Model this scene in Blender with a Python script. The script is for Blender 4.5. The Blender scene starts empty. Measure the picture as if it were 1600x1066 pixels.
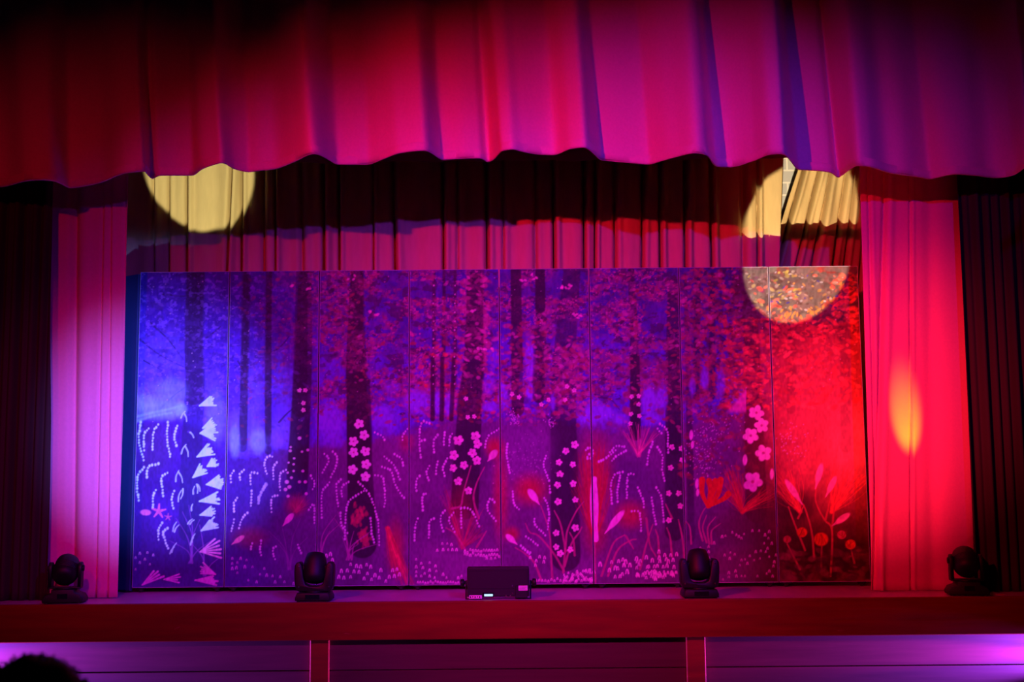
import bpy, bmesh, math, random
import numpy as np
from mathutils import Vector, Matrix, Euler

S = bpy.context.scene
COL = S.collection
R = math.radians

# ------------------------------------------------------------------ camera
FPX = 1905.0
CAMZ = 1.80
cam_d = bpy.data.cameras.new('camera')
cam_d.sensor_width = 36.0
cam_d.lens = FPX / 1600.0 * 36.0
cam = bpy.data.objects.new('camera', cam_d)
COL.objects.link(cam)
PITCH, ROLL = 6.72, -0.50
CM = (Matrix.Rotation(R(90 + PITCH), 4, 'X') @ Matrix.Rotation(R(ROLL), 4, 'Z'))
CM = Matrix.Translation((0, 0, CAMZ)) @ CM
cam.matrix_world = CM
S.camera = cam
cam_d.dof.use_dof = True
cam_d.dof.focus_distance = 9.4
cam_d.dof.aperture_fstop = 4.0
CR = CM.to_3x3()

def ray(px, py):
    return CR @ Vector(((px - 800) / FPX, -(py - 533) / FPX, -1.0))
def at(px, py, Y):
    d = ray(px, py)
    return Vector((0, 0, CAMZ)) + d * (Y / d.y)
def at_z(px, py, Z):
    d = ray(px, py)
    return Vector((0, 0, CAMZ)) + d * ((Z - CAMZ) / d.z)
CRI = np.array(CR.inverted())
def proj(P):
    q = (np.asarray(P, float) - np.array([0, 0, CAMZ])) @ CRI.T
    return 800 + FPX * q[..., 0] / -q[..., 2], 533 - FPX * q[..., 1] / -q[..., 2]

# ------------------------------------------------------------------ world, view, lights
S.view_settings.view_transform = 'Standard'
S.view_settings.look = 'None'
S.view_settings.gamma = 1.0
S.view_settings.exposure = 0.0
S.view_settings.use_curve_mapping = False
w = bpy.data.worlds.new('world'); S.world = w
w.use_nodes = True
w.node_tree.nodes['Background'].inputs[0].default_value = (0.30, 0.10, 0.45, 1)
w.node_tree.nodes['Background'].inputs[1].default_value = 0.002

def spot(name, loc, tgt, power, col, deg, blend=1.0, size=0.05):
    d = bpy.data.lights.new(name, 'SPOT')
    d.energy = power; d.color = col; d.spot_size = R(deg); d.spot_blend = blend
    d.shadow_soft_size = size
    o = bpy.data.objects.new(name, d); COL.objects.link(o)
    o.location = loc
    v = Vector(tgt) - Vector(loc)
    o.rotation_euler = v.to_track_quat('-Z', 'Y').to_euler()
    return o
# house bar pars (front of house, a little above the height of the pelmet hem): reds from the left, blues from the right
for tx, tz, pw, dg in ((-2.9, 2.7, 300, 39), (-0.6, 2.6, 1150, 39), (0.8, 2.65, 1750, 39), (2.2, 2.7, 330, 36), (0.3, 0.95, 420, 20)):
    spot('red_par', (-3.4, 1.0, 4.95), (tx, 8.7, tz), pw, (1.0, 0.004, 0.05), dg, 1.0, 0.06)
for tx, tz, pw, dg in ((-1.1, 2.2, 1050, 36), (-0.2, 1.9, 1200, 36), (0.5, 3.1, 420, 33), (1.3, 3.5, 560, 29), (2.6, 3.4, 320, 29)):
    spot('blue_par', (2.4, 1.0, 4.95), (tx, 8.7, tz), pw, (0.20, 0.02, 1.0), dg, 1.0, 0.06)
spot('magenta_par', (-1.4, 1.4, 4.95), (-3.05, 9.1, 1.9), 700, (1.0, 0.01, 0.30), 22, 1.0, 0.06)
# floor-standing beams in front of the stage
spot('blue_beam', (-1.3, 5.0, 0.5), at(262, 668, 9.52), 2700, (0.15, 0.22, 1.0), 26, 1.0, 0.05)
spot('red_beam', (0.5, 5.0, 0.55), at(1385, 620, 9.4), 1450, (1.0, 0.035, 0.06), 28, 1.0, 0.05)
spot('red_floor_par', (1.3, 5.0, 0.3), at(1290, 300, 10.0), 150, (1.0, 0.004, 0.01), 20, 1.0, 0.05)
spot('white_beam_left', (-1.0, 5.2, 0.35), at(311, 258, 10.0), 2100, (1.0, 0.92, 0.50), 8.1, 0.10, 0.015)
spot('white_beam_right', (0.95, 5.2, 0.35), at(1243, 410, 9.52), 2900, (1.0, 0.76, 0.40), 8.6, 0.08, 0.015)
# amber beam of the moving head at the foot of the right leg curtain, grazing up the cloth
spot('amber_beam', (2.98, 8.71, 1.34), at(1416, 655, 9.08), 420, (1.0, 0.5, 0.0), 15, 1.0, 0.02)
# unseen spots added at both sides, grazing the panelling to draw long colour pools
spot('violet_side_spot', (4.45, 8.58, 0.60), (3.25, 8.66, 0.62), 7500, (0.22, 0.04, 1.0), 26, 1.0, 0.01)
spot('pink_side_spot', (4.40, 8.58, 0.60), (2.95, 8.66, 0.61), 1800, (1.0, 0.03, 0.75), 9, 1.0, 0.01)
spot('violet_side_spot', (-4.55, 8.595, 0.60), (-3.45, 8.66, 0.62), 6500, (0.22, 0.04, 1.0), 26, 1.0, 0.01)
spot('pink_side_spot', (-4.40, 8.595, 0.60), (-3.72, 8.66, 0.61), 600, (1.0, 0.03, 0.6), 14, 1.0, 0.01)

# ------------------------------------------------------------------ helpers
def tag(o, label=None, cat=None, group=None, kind=None):
    if label: o['label'] = label
    if cat: o['category'] = cat
    if group: o['group'] = group
    if kind: o['kind'] = kind
    return o
def empty(name, loc, rz=0.0):
    o = bpy.data.objects.new(name, None); COL.objects.link(o)
    o.location = loc; o.rotation_euler = (0, 0, rz); o.empty_display_size = 0.1
    return o
def link(name, bm, m, parent=None, smooth=True):
    me = bpy.data.meshes.new(name)
    bm.normal_update(); bm.to_mesh(me); bm.free()
    if smooth:
        for p in me.polygons: p.use_smooth = True
    me.materials.append(m)
    o = bpy.data.objects.new(name, me); COL.objects.link(o)
    if parent: o.parent = parent
    return o
def link_np(name, V, F, m, parent=None, smooth=True):
    me = bpy.data.meshes.new(name)
    me.from_pydata([], [], [])
    V = np.asarray(V, np.float32).reshape(-1, 3); F = np.asarray(F, np.int32).reshape(-1, 4)
    me.vertices.add(len(V)); me.vertices.foreach_set('co', V.ravel())
    me.loops.add(F.size); me.loops.foreach_set('vertex_index', F.ravel())
    me.polygons.add(len(F))
    me.polygons.foreach_set('loop_start', np.arange(0, F.size, 4, dtype=np.int32))
    me.polygons.foreach_set('use_smooth', np.full(len(F), smooth))
    me.update(calc_edges=True); me.validate()
    me.materials.append(m)
    o = bpy.data.objects.new(name, me); COL.objects.link(o)
    if parent: o.parent = parent
    return o
def box(bm, x0, x1, y0, y1, z0, z1, bev=0.0, seg=2):
    b2 = bmesh.new()
    bmesh.ops.create_cube(b2, size=1.0)
    for v in b2.verts:
        v.co = Vector(((x0 + x1) / 2 + v.co.x * (x1 - x0), (y0 + y1) / 2 + v.co.y * (y1 - y0), (z0 + z1) / 2 + v.co.z * (z1 - z0)))
    if bev:
        bmesh.ops.bevel(b2, geom=list(b2.edges), offset=bev, segments=seg, affect='EDGES', profile=0.5)
    merge(bm, b2)
def merge(bm, b2, M=None):
    if M is not None: bmesh.ops.transform(b2, matrix=M, verts=b2.verts)
    me = bpy.data.meshes.new('tmp'); b2.to_mesh(me); b2.free()
    bm.from_mesh(me); bpy.data.meshes.remove(me)
def lathe(bm, prof, M, seg=32):
    """profile of (radius, height) turned about Z, then moved by M"""
    b2 = bmesh.new(); rings = []
    for r, h in prof:
        if r < 1e-6: rings.append([b2.verts.new((0, 0, h))])
        else: rings.append([b2.verts.new((r * math.cos(2 * math.pi * k / seg), r * math.sin(2 * math.pi * k / seg), h)) for k in range(seg)])
    for a, b in zip(rings, rings[1:]):
        for k in range(seg):
            k2 = (k + 1) % seg
            if len(a) == 1 and len(b) == 1: continue
            if len(a) == 1: b2.faces.new((a[0], b[k2], b[k]))
            elif len(b) == 1: b2.faces.new((a[k], a[k2], b[0]))
            else: b2.faces.new((a[k], a[k2], b[k2], b[k]))
    bmesh.ops.recalc_face_normals(b2, faces=b2.faces)
    merge(bm, b2, M)
def prism(bm, pts, y0, y1, bev=0.0):
    """outline in XZ extruded along Y"""
    b2 = bmesh.new()
    a = [b2.verts.new((x, y0, z)) for x, z in pts]; b = [b2.verts.new((x, y1, z)) for x, z in pts]
    b2.faces.new(a); b2.faces.new(b[::-1])
    for i in range(len(pts)):
        j = (i + 1) % len(pts); b2.faces.new((a[j], a[i], b[i], b[j]))
    bmesh.ops.recalc_face_normals(b2, faces=b2.faces)
    if bev:
        es = [e for e in b2.edges if abs(e.verts[0].co.y - e.verts[1].co.y) < 1e-6]
        bmesh.ops.bevel(b2, geom=es, offset=bev, segments=2, affect='EDGES', profile=0.5)
    merge(bm, b2)

# ------------------------------------------------------------------ materials
def mat(name, col, rough=0.6, metal=0.0, noise=0.0, scale=20.0, bump=0.0, spec=0.5, sheen=0.0, stretch=(1, 1, 1), emit=None, estr=0.0, coat=0.0):
    m = bpy.data.materials.new(name); m.use_nodes = True
    nt = m.node_tree; b = nt.nodes['Principled BSDF']
    b.inputs['Roughness'].default_value = rough; b.inputs['Metallic'].default_value = metal
    b.inputs['Specular IOR Level'].default_value = spec
    b.inputs['Sheen Weight'].default_value = sheen
    b.inputs['Coat Weight'].default_value = coat
    c = (col[0], col[1], col[2], 1)
    b.inputs['Base Color'].default_value = c
    tc = nt.nodes.new('ShaderNodeTexCoord'); mp = nt.nodes.new('ShaderNodeMapping')
    mp.inputs['Scale'].default_value = stretch
    nt.links.new(tc.outputs['Object'], mp.inputs[0])
    nz = nt.nodes.new('ShaderNodeTexNoise'); nz.inputs['Scale'].default_value = scale; nz.inputs['Detail'].default_value = 6
    nt.links.new(mp.outputs[0], nz.inputs['Vector'])
    if noise:
        mx = nt.nodes.new('ShaderNodeMix'); mx.data_type = 'RGBA'
        mx.inputs[6].default_value = tuple(v * (1 - noise) for v in col) + (1,)
        mx.inputs[7].default_value = tuple(min(1, v * (1 + noise)) for v in col) + (1,)
        nt.links.new(nz.outputs['Fac'], mx.inputs[0]); nt.links.new(mx.outputs[2], b.inputs['Base Color'])
    if bump:
        bp = nt.nodes.new('ShaderNodeBump'); bp.inputs['Strength'].default_value = bump; bp.inputs['Distance'].default_value = 0.01
        nt.links.new(nz.outputs['Fac'], bp.inputs['Height']); nt.links.new(bp.outputs[0], b.inputs['Normal'])
    if emit:
        b.inputs['Emission Color'].default_value = emit + (1,); b.inputs['Emission Strength'].default_value = estr
    return m
M_VAL = mat('pelmet_cloth', (0.80, 0.42, 0.52), 0.85, noise=0.10, scale=60, bump=0.08, sheen=0.1)
M_LEG = mat('leg_cloth', (0.80, 0.15, 0.38), 0.9, noise=0.08, scale=50, bump=0.08, sheen=0.1)
M_BACK = mat('back_cloth', (0.60, 0.45, 0.24), 0.9, noise=0.12, scale=30, bump=0.10, stretch=(1, 1, 0.2))
M_TAB = mat('tab_cloth', (0.035, 0.012, 0.018), 0.9, noise=0.1, scale=40, bump=0.1)
M_BORDER = mat('border_cloth', (0.20, 0.06, 0.06), 0.9, noise=0.1, scale=40)
M_BLACK = mat('black_plastic', (0.005, 0.005, 0.006), 0.55, noise=0.2, scale=80)
M_BLACK2 = mat('black_painted_metal', (0.006, 0.006, 0.008), 0.5, noise=0.2, scale=60)
M_LENS = mat('lens_glass', (0.01, 0.01, 0.015), 0.06, coat=1.0)
M_STEEL = mat('steel', (0.5, 0.5, 0.5), 0.3, metal=1.0)
M_STICK = mat('paper_sticker', (0.85, 0.80, 0.85), 0.6, noise=0.05, scale=200)
M_PRINT = mat('printed_ink', (0.05, 0.04, 0.05), 0.6)
M_DISP = mat('lit_display', (0.1, 0.2, 0.3), 0.3, emit=(0.45, 0.75, 1.0), estr=1.3)
M_EDGE = mat('flat_edge_timber', (0.40, 0.40, 0.55), 0.7, noise=0.25, scale=40)
M_BACKPLY = mat('flat_back_ply', (0.35, 0.25, 0.16), 0.7, noise=0.2, scale=8, stretch=(1, 1, 8))
M_BLUEPAINT = mat('blue_painted_board', (0.02, 0.04, 0.16), 0.6, noise=0.15, scale=12)
M_RUBBER = mat('castor_rubber', (0.015, 0.015, 0.015), 0.6)
M_FASCIA = mat('varnished_timber', (0.23, 0.022, 0.002), 0.5, noise=0.45, scale=6, stretch=(0.35, 1, 4), bump=0.05, spec=0.25)
def scratch(m, scale, stretch, lo, col):
    nt = m.node_tree; b = nt.nodes['Principled BSDF']; src = b.inputs['Base Color'].links[0].from_socket
    tc = nt.nodes.new('ShaderNodeTexCoord'); mp = nt.nodes.new('ShaderNodeMapping'); mp.inputs['Scale'].default_value = stretch; mp.inputs['Rotation'].default_value = (0, R(12), 0)
    nz = nt.nodes.new('ShaderNodeTexNoise'); nz.inputs['Scale'].default_value = scale; nz.inputs['Detail'].default_value = 3
    mr = nt.nodes.new('ShaderNodeMapRange'); mr.inputs['From Min'].default_value = lo; mr.inputs['From Max'].default_value = lo + .06
    mx = nt.nodes.new('ShaderNodeMix'); mx.data_type = 'RGBA'; mx.inputs[7].default_value = col + (1,)
    nt.links.new(tc.outputs['Object'], mp.inputs[0]); nt.links.new(mp.outputs[0], nz.inputs['Vector']); nt.links.new(nz.outputs['Fac'], mr.inputs['Value'])
    nt.links.new(mr.outputs[0], mx.inputs[0]); nt.links.new(src, mx.inputs[6]); nt.links.new(mx.outputs[2], b.inputs['Base Color'])
scratch(M_FASCIA, 14, (.5, 1, 2.2), .715, (0.42, 0.10, 0.06))
M_PANEL = mat('panelling_timber', (0.115, 0.04, 0.035), 0.42, noise=0.35, scale=7, stretch=(0.3, 1, 5), bump=0.05)
M_STAGE = mat('stage_boards', (0.60, 0.36, 0.50), 0.35, noise=0.3, scale=7, stretch=(1, 0.3, 1))
M_FLOOR = mat('hall_floor', (0.10, 0.06, 0.045), 0.4, noise=0.3, scale=5)
M_WALL = mat('plain_wall', (0.03, 0.025, 0.03), 0.9, noise=0.1, scale=4)
M_HAIR = mat('dark_hair', (0.010, 0.008, 0.009), 0.5, noise=0.3, scale=60)
M_SKIN = mat('skin', (0.45, 0.26, 0.20), 0.5, noise=0.05, scale=30)
M_SHIRT = mat('dark_shirt', (0.02, 0.02, 0.03), 0.8, noise=0.2, scale=50)
M_TAPE = mat('red_tape', (0.6, 0.08, 0.05), 0.5)

def block_mat():
    m = mat('painted_blockwork', (0.55, 0.57, 0.62), 0.8)
    nt = m.node_tree; b = nt.nodes['Principled BSDF']
    tc = nt.nodes.new('ShaderNodeTexCoord'); sx = nt.nodes.new('ShaderNodeSeparateXYZ'); cx = nt.nodes.new('ShaderNodeCombineXYZ')
    nt.links.new(tc.outputs['Object'], sx.inputs[0]); nt.links.new(sx.outputs[0], cx.inputs[0]); nt.links.new(sx.outputs[2], cx.inputs[1])
    br = nt.nodes.new('ShaderNodeTexBrick'); nt.links.new(cx.outputs[0], br.inputs['Vector'])
    br.inputs['Scale'].default_value = 1.0
    br.inputs['Brick Width'].default_value = 0.22; br.inputs['Row Height'].default_value = 0.11; br.inputs['Mortar Size'].default_value = 0.008
    br.inputs['Color1'].default_value = (0.50, 0.52, 0.60, 1); br.inputs['Color2'].default_value = (0.42, 0.44, 0.52, 1); br.inputs['Mortar'].default_value = (0.75, 0.75, 0.8, 1)
    nt.links.new(br.outputs['Color'], b.inputs['Base Color'])
    return m
M_BLOCK = block_mat()

# ------------------------------------------------------------------ the setting
def slab(name, x0, x1, y0, y1, z0, z1, m, bev=0.0):
    bm = bmesh.new(); box(bm, x0, x1, y0, y1, z0, z1, bev)
    return tag(link(name, bm, m, smooth=False), kind='structure')
ZS = 1.0           # stage level
YF = 8.60          # front edge of the stage
YP = 9.52          # painted faces of the flats
YB = 10.0          # back cloths
slab('floor', -9, 9, -2, 11.0, -0.1, 0.0, M_FLOOR)
stage = slab('stage_floor', -5.6, 5.6, YF + 0.03, 10.42, ZS - 0.06, ZS, M_STAGE)
z_f0 = at(800, 998, YF).z
slab('trim_1', -5.6, 5.6, YF - 0.02, YF + 0.028, z_f0, ZS + 0.002, M_FASCIA, 0.006)
# panelling under the fascia: lapped boards between posts
YW = YF + 0.06
xl, xr = at(500, 1030, YW).x, at(1087, 1030, YW).x
zb = at(800, 1046, YW).z
bm = bmesh.new()
bays = ((-5.6, xl - 0.045), (xl + 0.045, xr - 0.045), (xr + 0.045, 5.6))
for a, b in bays:
    z = z_f0 - 0.004
    tops = [z, zb, zb - 0.25, zb - 0.50, 0.0]
    for i in range(4):
        y = YW + (0.0 if i == 0 else 0.012)
        box(bm, a, b, y, YW + 0.05, max(0.0, tops[i + 1] + 0.004), tops[i], 0.003, 1)
box(bm, -5.6, 5.6, YW + 0.05, YW + 0.08, 0, ZS - 0.07)
tag(link('wall_front', bm, M_PANEL, smooth=False), kind='structure')
for i, x in enumerate((xl, xr)):
    slab('trim_%d' % (i + 2), x - 0.066, x + 0.066, YW - 0.03, YW + 0.048, 0.0, z_f0 - 0.002, M_FASCIA, 0.006)
slab('wall_back', -5.8, 5.8, 10.42, 10.6, 0, 6.6, M_BLOCK)
slab('wall_left', -5.85, -5.65, 8.6, 10.42, 0, 6.6, M_WALL)
slab('wall_right', 5.65, 5.85, 8.6, 10.42, 0, 6.6, M_WALL)
slab('ceiling', -5.85, 5.85, 8.5, 10.6, 6.6, 6.7, M_WALL)

# ------------------------------------------------------------------ drapes
def solid(o, t=0.004):
    md = o.modifiers.new('thickness', 'SOLIDIFY'); md.thickness = t; md.offset = 1.0
def grid_faces(nr, nc):
    i = np.arange(nr - 1)[:, None] * nc + np.arange(nc - 1)[None, :]
    return np.stack([i, i + 1, i + nc + 1, i + nc], -1).reshape(-1, 4)

# front pelmet: the hem, read off as (column, row); deep folds hang forward of the mean plane
HEM = [(-160, 290), (-110, 282), (-60, 292), (0, 291), (42, 281.5), (62, 280), (82, 281.5), (108, 293), (129, 290), (160, 283), (183, 273), (197, 269),
       (228, 266), (236, 279), (247, 273), (275, 273), (301, 273), (315, 263), (338, 255), (346, 253), (366, 263), (388, 268), (400, 266), (428, 263), (462, 250.5), (490, 239),
       (526, 256), (573, 256), (597, 248), (625, 238), (663, 234), (690, 249), (715, 247), (750, 246), (762, 253), (773, 247), (782, 235), (800, 232), (817, 236), (842, 240), (865, 241),
       (893, 231), (912, 229), (938, 249), (969, 252), (1015, 256), (1053, 245), (1087, 238), (1104, 241), (1118, 259), (1140, 260), (1177, 250.5), (1205, 240), (1222, 239),
       (1246, 264), (1270, 265), (1300, 269), (1309, 278), (1320, 270), (1341, 257.5), (1358, 259), (1391, 269), (1439, 276), (1453, 279), (1495, 271), (1524, 273), (1557, 277),
       (1583, 273), (1605, 258), (1640, 276), (1690, 264), (1740, 278)]
BASE = [(-200, 292), (0, 292), (110, 293), (240, 275), (400, 268), (570, 257), (680, 249), (780, 247), (860, 244), (920, 247), (1015, 257), (1135, 261), (1235, 264),
        (1313, 270), (1453, 279), (1560, 277), (1800, 277)]
YV = 8.62
hx = np.arange(-160, 1741, 1.5)
def pchip(x, y, q):
    x, y = np.array(x, float), np.array(y, float); h_ = np.diff(x); d = np.diff(y) / h_; m = np.zeros(len(x))
    if len(x) == 2: return np.interp(q, x, y)
    for i in range(1, len(x) - 1):
        if d[i - 1] * d[i] > 0:
            w1, w2 = 2 * h_[i] + h_[i - 1], h_[i] + 2 * h_[i - 1]; m[i] = (w1 + w2) / (w1 / d[i - 1] + w2 / d[i])
    m[0], m[-1] = d[0], d[-1]
    i = np.clip(np.searchsorted(x, q) - 1, 0, len(x) - 2); t = (q - x[i]) / h_[i]
    return ((1 + 2 * t) * (1 - t) ** 2 * y[i] + t * (1 - t) ** 2 * h_[i] * m[i] + t * t * (3 - 2 * t) * y[i + 1] + t * t * (t - 1) * h_[i] * m[i + 1])
CREASE = [-160, -60, 108, 228, 247, 388, 526, 690, 762, 782, 938, 1015, 1118, 1246, 1309, 1453, 1605, 1740]
hy = np.zeros_like(hx)
for c0, c1 in zip(CREASE, CREASE[1:]):
    pts = [p for p in HEM if c0 <= p[0] <= c1]; sel = (hx >= c0) & (hx <= c1)
    hy[sel] = pchip(*zip(*pts), hx[sel])
k = np.exp(-0.5 * (np.arange(-9, 10) * 1.5 / 3.0) ** 2); k /= k.sum()
hy = np.convolve(np.pad(hy, 9, mode='edge'), k, 'valid')
hb = np.interp(hx, *zip(*BASE))
kb = np.exp(-0.5 * (np.arange(-60, 61) * 1.5 / 45) ** 2); kb /= kb.sum()
hb = np.convolve(np.pad(hb, 60, mode='edge'), kb, 'valid')
NZ = 46
rows = []
bot = []
for x, y, yb in zip(hx, hy, hb):
    z = at(x, yb, YV).z
    p = at_z(x, y, z)
    bot.append((p.x, p.y, z))
bot = np.array(bot)
Xflat = np.array([at(x, 270, YV).x for x in hx])
rngv = np.random.default_rng(5)
for r in range(NZ):
    t = r / (NZ - 1)                                  # 0 hem, 1 heading
    zt = 6.3
    amp = 0.42 + 0.58 * (1 - t) ** 1.3
    dy = (bot[:, 1] - YV) * amp
    # a few secondary ripples that die out upward
    dy += (0.010 * np.sin(hx * 0.085 + 2.2 * np.sin(hx * 0.017)) + 0.012 * np.sin(hx * 0.051 + 1.4 * np.sin(hx * 0.023))) * (0.35 + 0.65 * (1 - t))
    X = bot[:, 0] * (1 - t) ** 2 + Xflat * (1 - (1 - t) ** 2) - 0.12 * t
    Z = bot[:, 2] + (zt - bot[:, 2]) * t
    # rolled hem
    rows.append(np.stack([X, YV + dy, Z], -1))
V = np.array(rows)
val = link_np('front_pelmet', V, grid_faces(NZ, len(hx)), M_VAL)
solid(val, -0.006)
tag(val, 'deep pleated pink pelmet curtain hanging across the top of the stage opening', 'curtain')
# hem stitched double along the bottom of the pelmet
hv = np.array([[(p[0], YV + (p[1] - YV) * 1.0 + s, p[2] + dz) for p in bot] for s, dz in ((-0.004, 0.055), (-0.009, 0.05), (-0.009, 0.004), (-0.004, -0.006), (0.01, -0.006), (0.011, 0.05))])
hem = link_np('hem', hv, grid_faces(6, len(hx)), M_VAL, val)

def drape(name, m, Y, xt, xb, yt, yb, grooves, amp=0.03, wl=0.21, seed=0, dx=0.009, nz=60, lean=None, hemwave=0.0, floor=None, pw=1.0):
    """cloth on the plane Y between columns xt (top pair) and xb (bottom pair); grooves = (col top, col bottom, half width m, depth m)"""
    A, B = at(xt[0], yt, Y), at(xt[1], yt, Y)
    C, D = at(xb[0], yb, Y), at(xb[1], yb, Y)
    zt = (A.z + B.z) / 2; zb_ = floor if floor is not None else (C.z + D.z) / 2
    n = int(max(B.x - A.x, D.x - C.x) / dx)
    u = np.linspace(0, 1, n); t = np.linspace(0, 1, nz)
    U, T = np.meshgrid(u, t)                        # T 0 top, 1 bottom
    X = (A.x + (B.x - A.x) * U) * (1 - T ** pw) + (C.x + (D.x - C.x) * U) * T ** pw
    Z = zt + (zb_ - zt) * T
    rg = np.random.default_rng(seed)
    dY = np.zeros_like(X)
    for j in range(3):
        ph, f = rg.uniform(0, 6.28), 2 * math.pi / (wl * (0.7 + 0.5 * j))
        dY += amp * (0.6 - 0.15 * j) * np.sin(f * X + ph + 0.5 * np.sin(X * 3.1 + j) + 0.35 * T)
    for a, b, hw, dep in grooves:
        xa, xb_ = at(a, yt, Y).x, at(b, yb, Y).x
        c = xa + (xb_ - xa) * T
        q = (X - c) / hw
        dY += dep * np.exp(-q * q) - dep * 0.35 * np.exp(-((q - 2.6) / 1.6) ** 2)
    Z = Z + hemwave * T ** 8 * np.sin(X * 9 + seed)
    V = np.stack([X, Y + dY, Z], -1)
    o = link_np(name, V, grid_faces(nz, n), m)
    solid(o, -0.004)
    return o
# back cloth, left piece and right piece pulled aside
G = [(240, 240, .012, .05), (262, 264, .012, .05), (292, 291, .013, .13), (366, 333, .014, .14), (378, 375, .012, .14), (411, 411, .018, .07), (431, 430, .010, .15), (470, 474, .02, .07),
     (505, 506, .016, .15), (529, 530, .012, .13), (583, 583, .010, .08), (612, 625, .018, .12), (692, 693, .014, .12), (714, 716, .012, .05), (759, 763, .016, .13), (785, 788, .013, .06),
     (835, 839, .016, .06), (863, 870, .015, .13), (912, 914, .014, .12), (931, 927, .010, .13), (960, 963, .014, .09), (1006, 999, .014, .11), (1030, 1036, .013, .13), (1070, 1073, .015, .14),
     (1108, 1122, .014, .14), (1160, 1165, .02, .06), (1184, 1184, .010, .12)]
bk = drape('back_curtain', M_BACK, YB, (150, 1227), (150, 1200), 150, 914, G, 0.018, 0.30, 3)
tag(bk, 'long gold back curtain hung behind the painted flats, left of the dark gap', 'curtain')
G2 = [(1262, 1205, .013, .10), (1283, 1215, .012, .08), (1300, 1235, .016, .08), (1322, 1262, .014, .07), (1335, 1300, .012, .08), (1352, 1335, .012, .08), (1372, 1362, .014, .08), (1400, 1392, .02, .06)]
G2 = [(a + 12, a + 12 - 1.55 * max(0, 1392 - a), c, d) for a, b, c, d in G2]
bk2 = drape('back_curtain', M_BACK, YB + 0.20, (1268, 1460), (1036, 1440), 200, 914, G2, 0.022, 0.30, 9)
tag(bk2, 'gold back curtain piece pulled aside in slanting folds, right of the dark gap', 'curtain')
bd = drape('border_curtain', M_BORDER, 9.32, (-60, 1660), (-60, 1660), -60, 251, [], 0.03, 0.55, 14, dx=0.03, nz=12)
tag(bd, 'dark border curtain just behind the pelmet hem', 'curtain')
# side legs
ll = drape('leg_curtain', M_LEG, 9.08, (10, 206), (10, 184), 100, 931, [(118, 112, .030, .05), (166, 150, .008, .025), (176, 168, .008, .025), (199, 188, .010, .02), (60, 60, .03, .05)], 0.010, 0.62, 21, floor=ZS + 0.006, pw=2.6)
tag(ll, 'magenta lit leg curtain left of the painted flats', 'curtain', 'side leg curtains')
rl = drape('leg_curtain', M_LEG, 9.08, (1338, 1560), (1363, 1580), 100, 926, [(1352, 1372, .010, .03), (1388, 1366, .018, .05), (1421, 1424, .008, .03), (1450, 1458, .05, .02), (1520, 1530, .03, .03)], 0.010, 0.70, 25, floor=ZS + 0.006)
tag(rl, 'bright red lit leg curtain with orange glow, right of the painted flats', 'curtain', 'side leg curtains')
# dark house tabs drawn to the sides
tl = drape('house_curtain', M_TAB, 8.93, (-120, 82), (-120, 77), 60, 934, [], 0.035, 0.095, 31, floor=ZS + 0.006)
tag(tl, 'dark red house curtain gathered in tight folds at the left edge of the stage', 'curtain', 'house curtains')
tr = drape('house_curtain', M_TAB, 8.93, (1484, 1720), (1521, 1720), 60, 928, [], 0.035, 0.11, 37, floor=ZS + 0.006)
tag(tr, 'nearly black house curtain gathered at the right edge of the stage', 'curtain', 'house curtains')

# ------------------------------------------------------------------ the painting on the flats (paint colours, the first flat's whites tinted for their glow)
SS = 2
RX0, RY0, RX1, RY1 = 196, 404, 1372, 930
W_, H_ = (RX1 - RX0) * SS, (RY1 - RY0) * SS
yy, xx = np.mgrid[0:H_, 0:W_]
PX = RX0 + (xx + 0.5) / SS; PY = RY0 + (yy + 0.5) / SS
C = np.zeros((H_, W_, 3))
rg = np.random.default_rng(11)
def vnoise(sx, sy, seed):
    r = np.random.default_rng(seed)
    gx, gy = int((RX1 - RX0) / sx) + 3, int((RY1 - RY0) / sy) + 3
    g = r.random((gy, gx))
    fx, fy = (PX - RX0) / sx, (PY - RY0) / sy
    ix, iy = fx.astype(int), fy.astype(int); fx = fx - ix; fy = fy - iy
    fx = fx * fx * (3 - 2 * fx); fy = fy * fy * (3 - 2 * fy)
    return (g[iy, ix] * (1 - fx) + g[iy, ix + 1] * fx) * (1 - fy) + (g[iy + 1, ix] * (1 - fx) + g[iy + 1, ix + 1] * fx) * fy
def fbm(sx, sy, seed):
    return (vnoise(sx, sy, seed) + 0.5 * vnoise(sx / 2, sy / 2, seed + 1) + 0.25 * vnoise(sx / 4, sy / 4, seed + 2)) / 1.75
def sm(a, b, x):
    t = np.clip((x - a) / (b - a), 0, 1); return t * t * (3 - 2 * t)
def win(x0, y0, x1, y1):
    a = max(0, int((x0 - RX0) * SS)); b = min(W_, int((x1 - RX0) * SS) + 2)
    c = max(0, int((y0 - RY0) * SS)); d = min(H_, int((y1 - RY0) * SS) + 2)
    return slice(c, d), slice(a, b)
def put(sl, mask, col):
    if mask.size: C[sl] = C[sl] * (1 - mask[..., None]) + np.array(col) * mask[..., None]
def ell(cx, cy, rx, ry, ang, col, a=1.0, soft=0.5):
    """soft is the feather in units of the radius-normalised distance"""
    r = max(rx, ry) * (1 + soft) + 2
    sl = win(cx - r, cy - r, cx + r, cy + r)
    dx, dy = PX[sl] - cx, PY[sl] - cy
    ca, sa = math.cos(ang), math.sin(ang)
    d = np.sqrt(((dx * ca + dy * sa) / rx) ** 2 + ((-dx * sa + dy * ca) / ry) ** 2)
    put(sl, a * (1 - sm(1 - soft * 0.5, 1 + soft * 0.5, d)), col)
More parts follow.
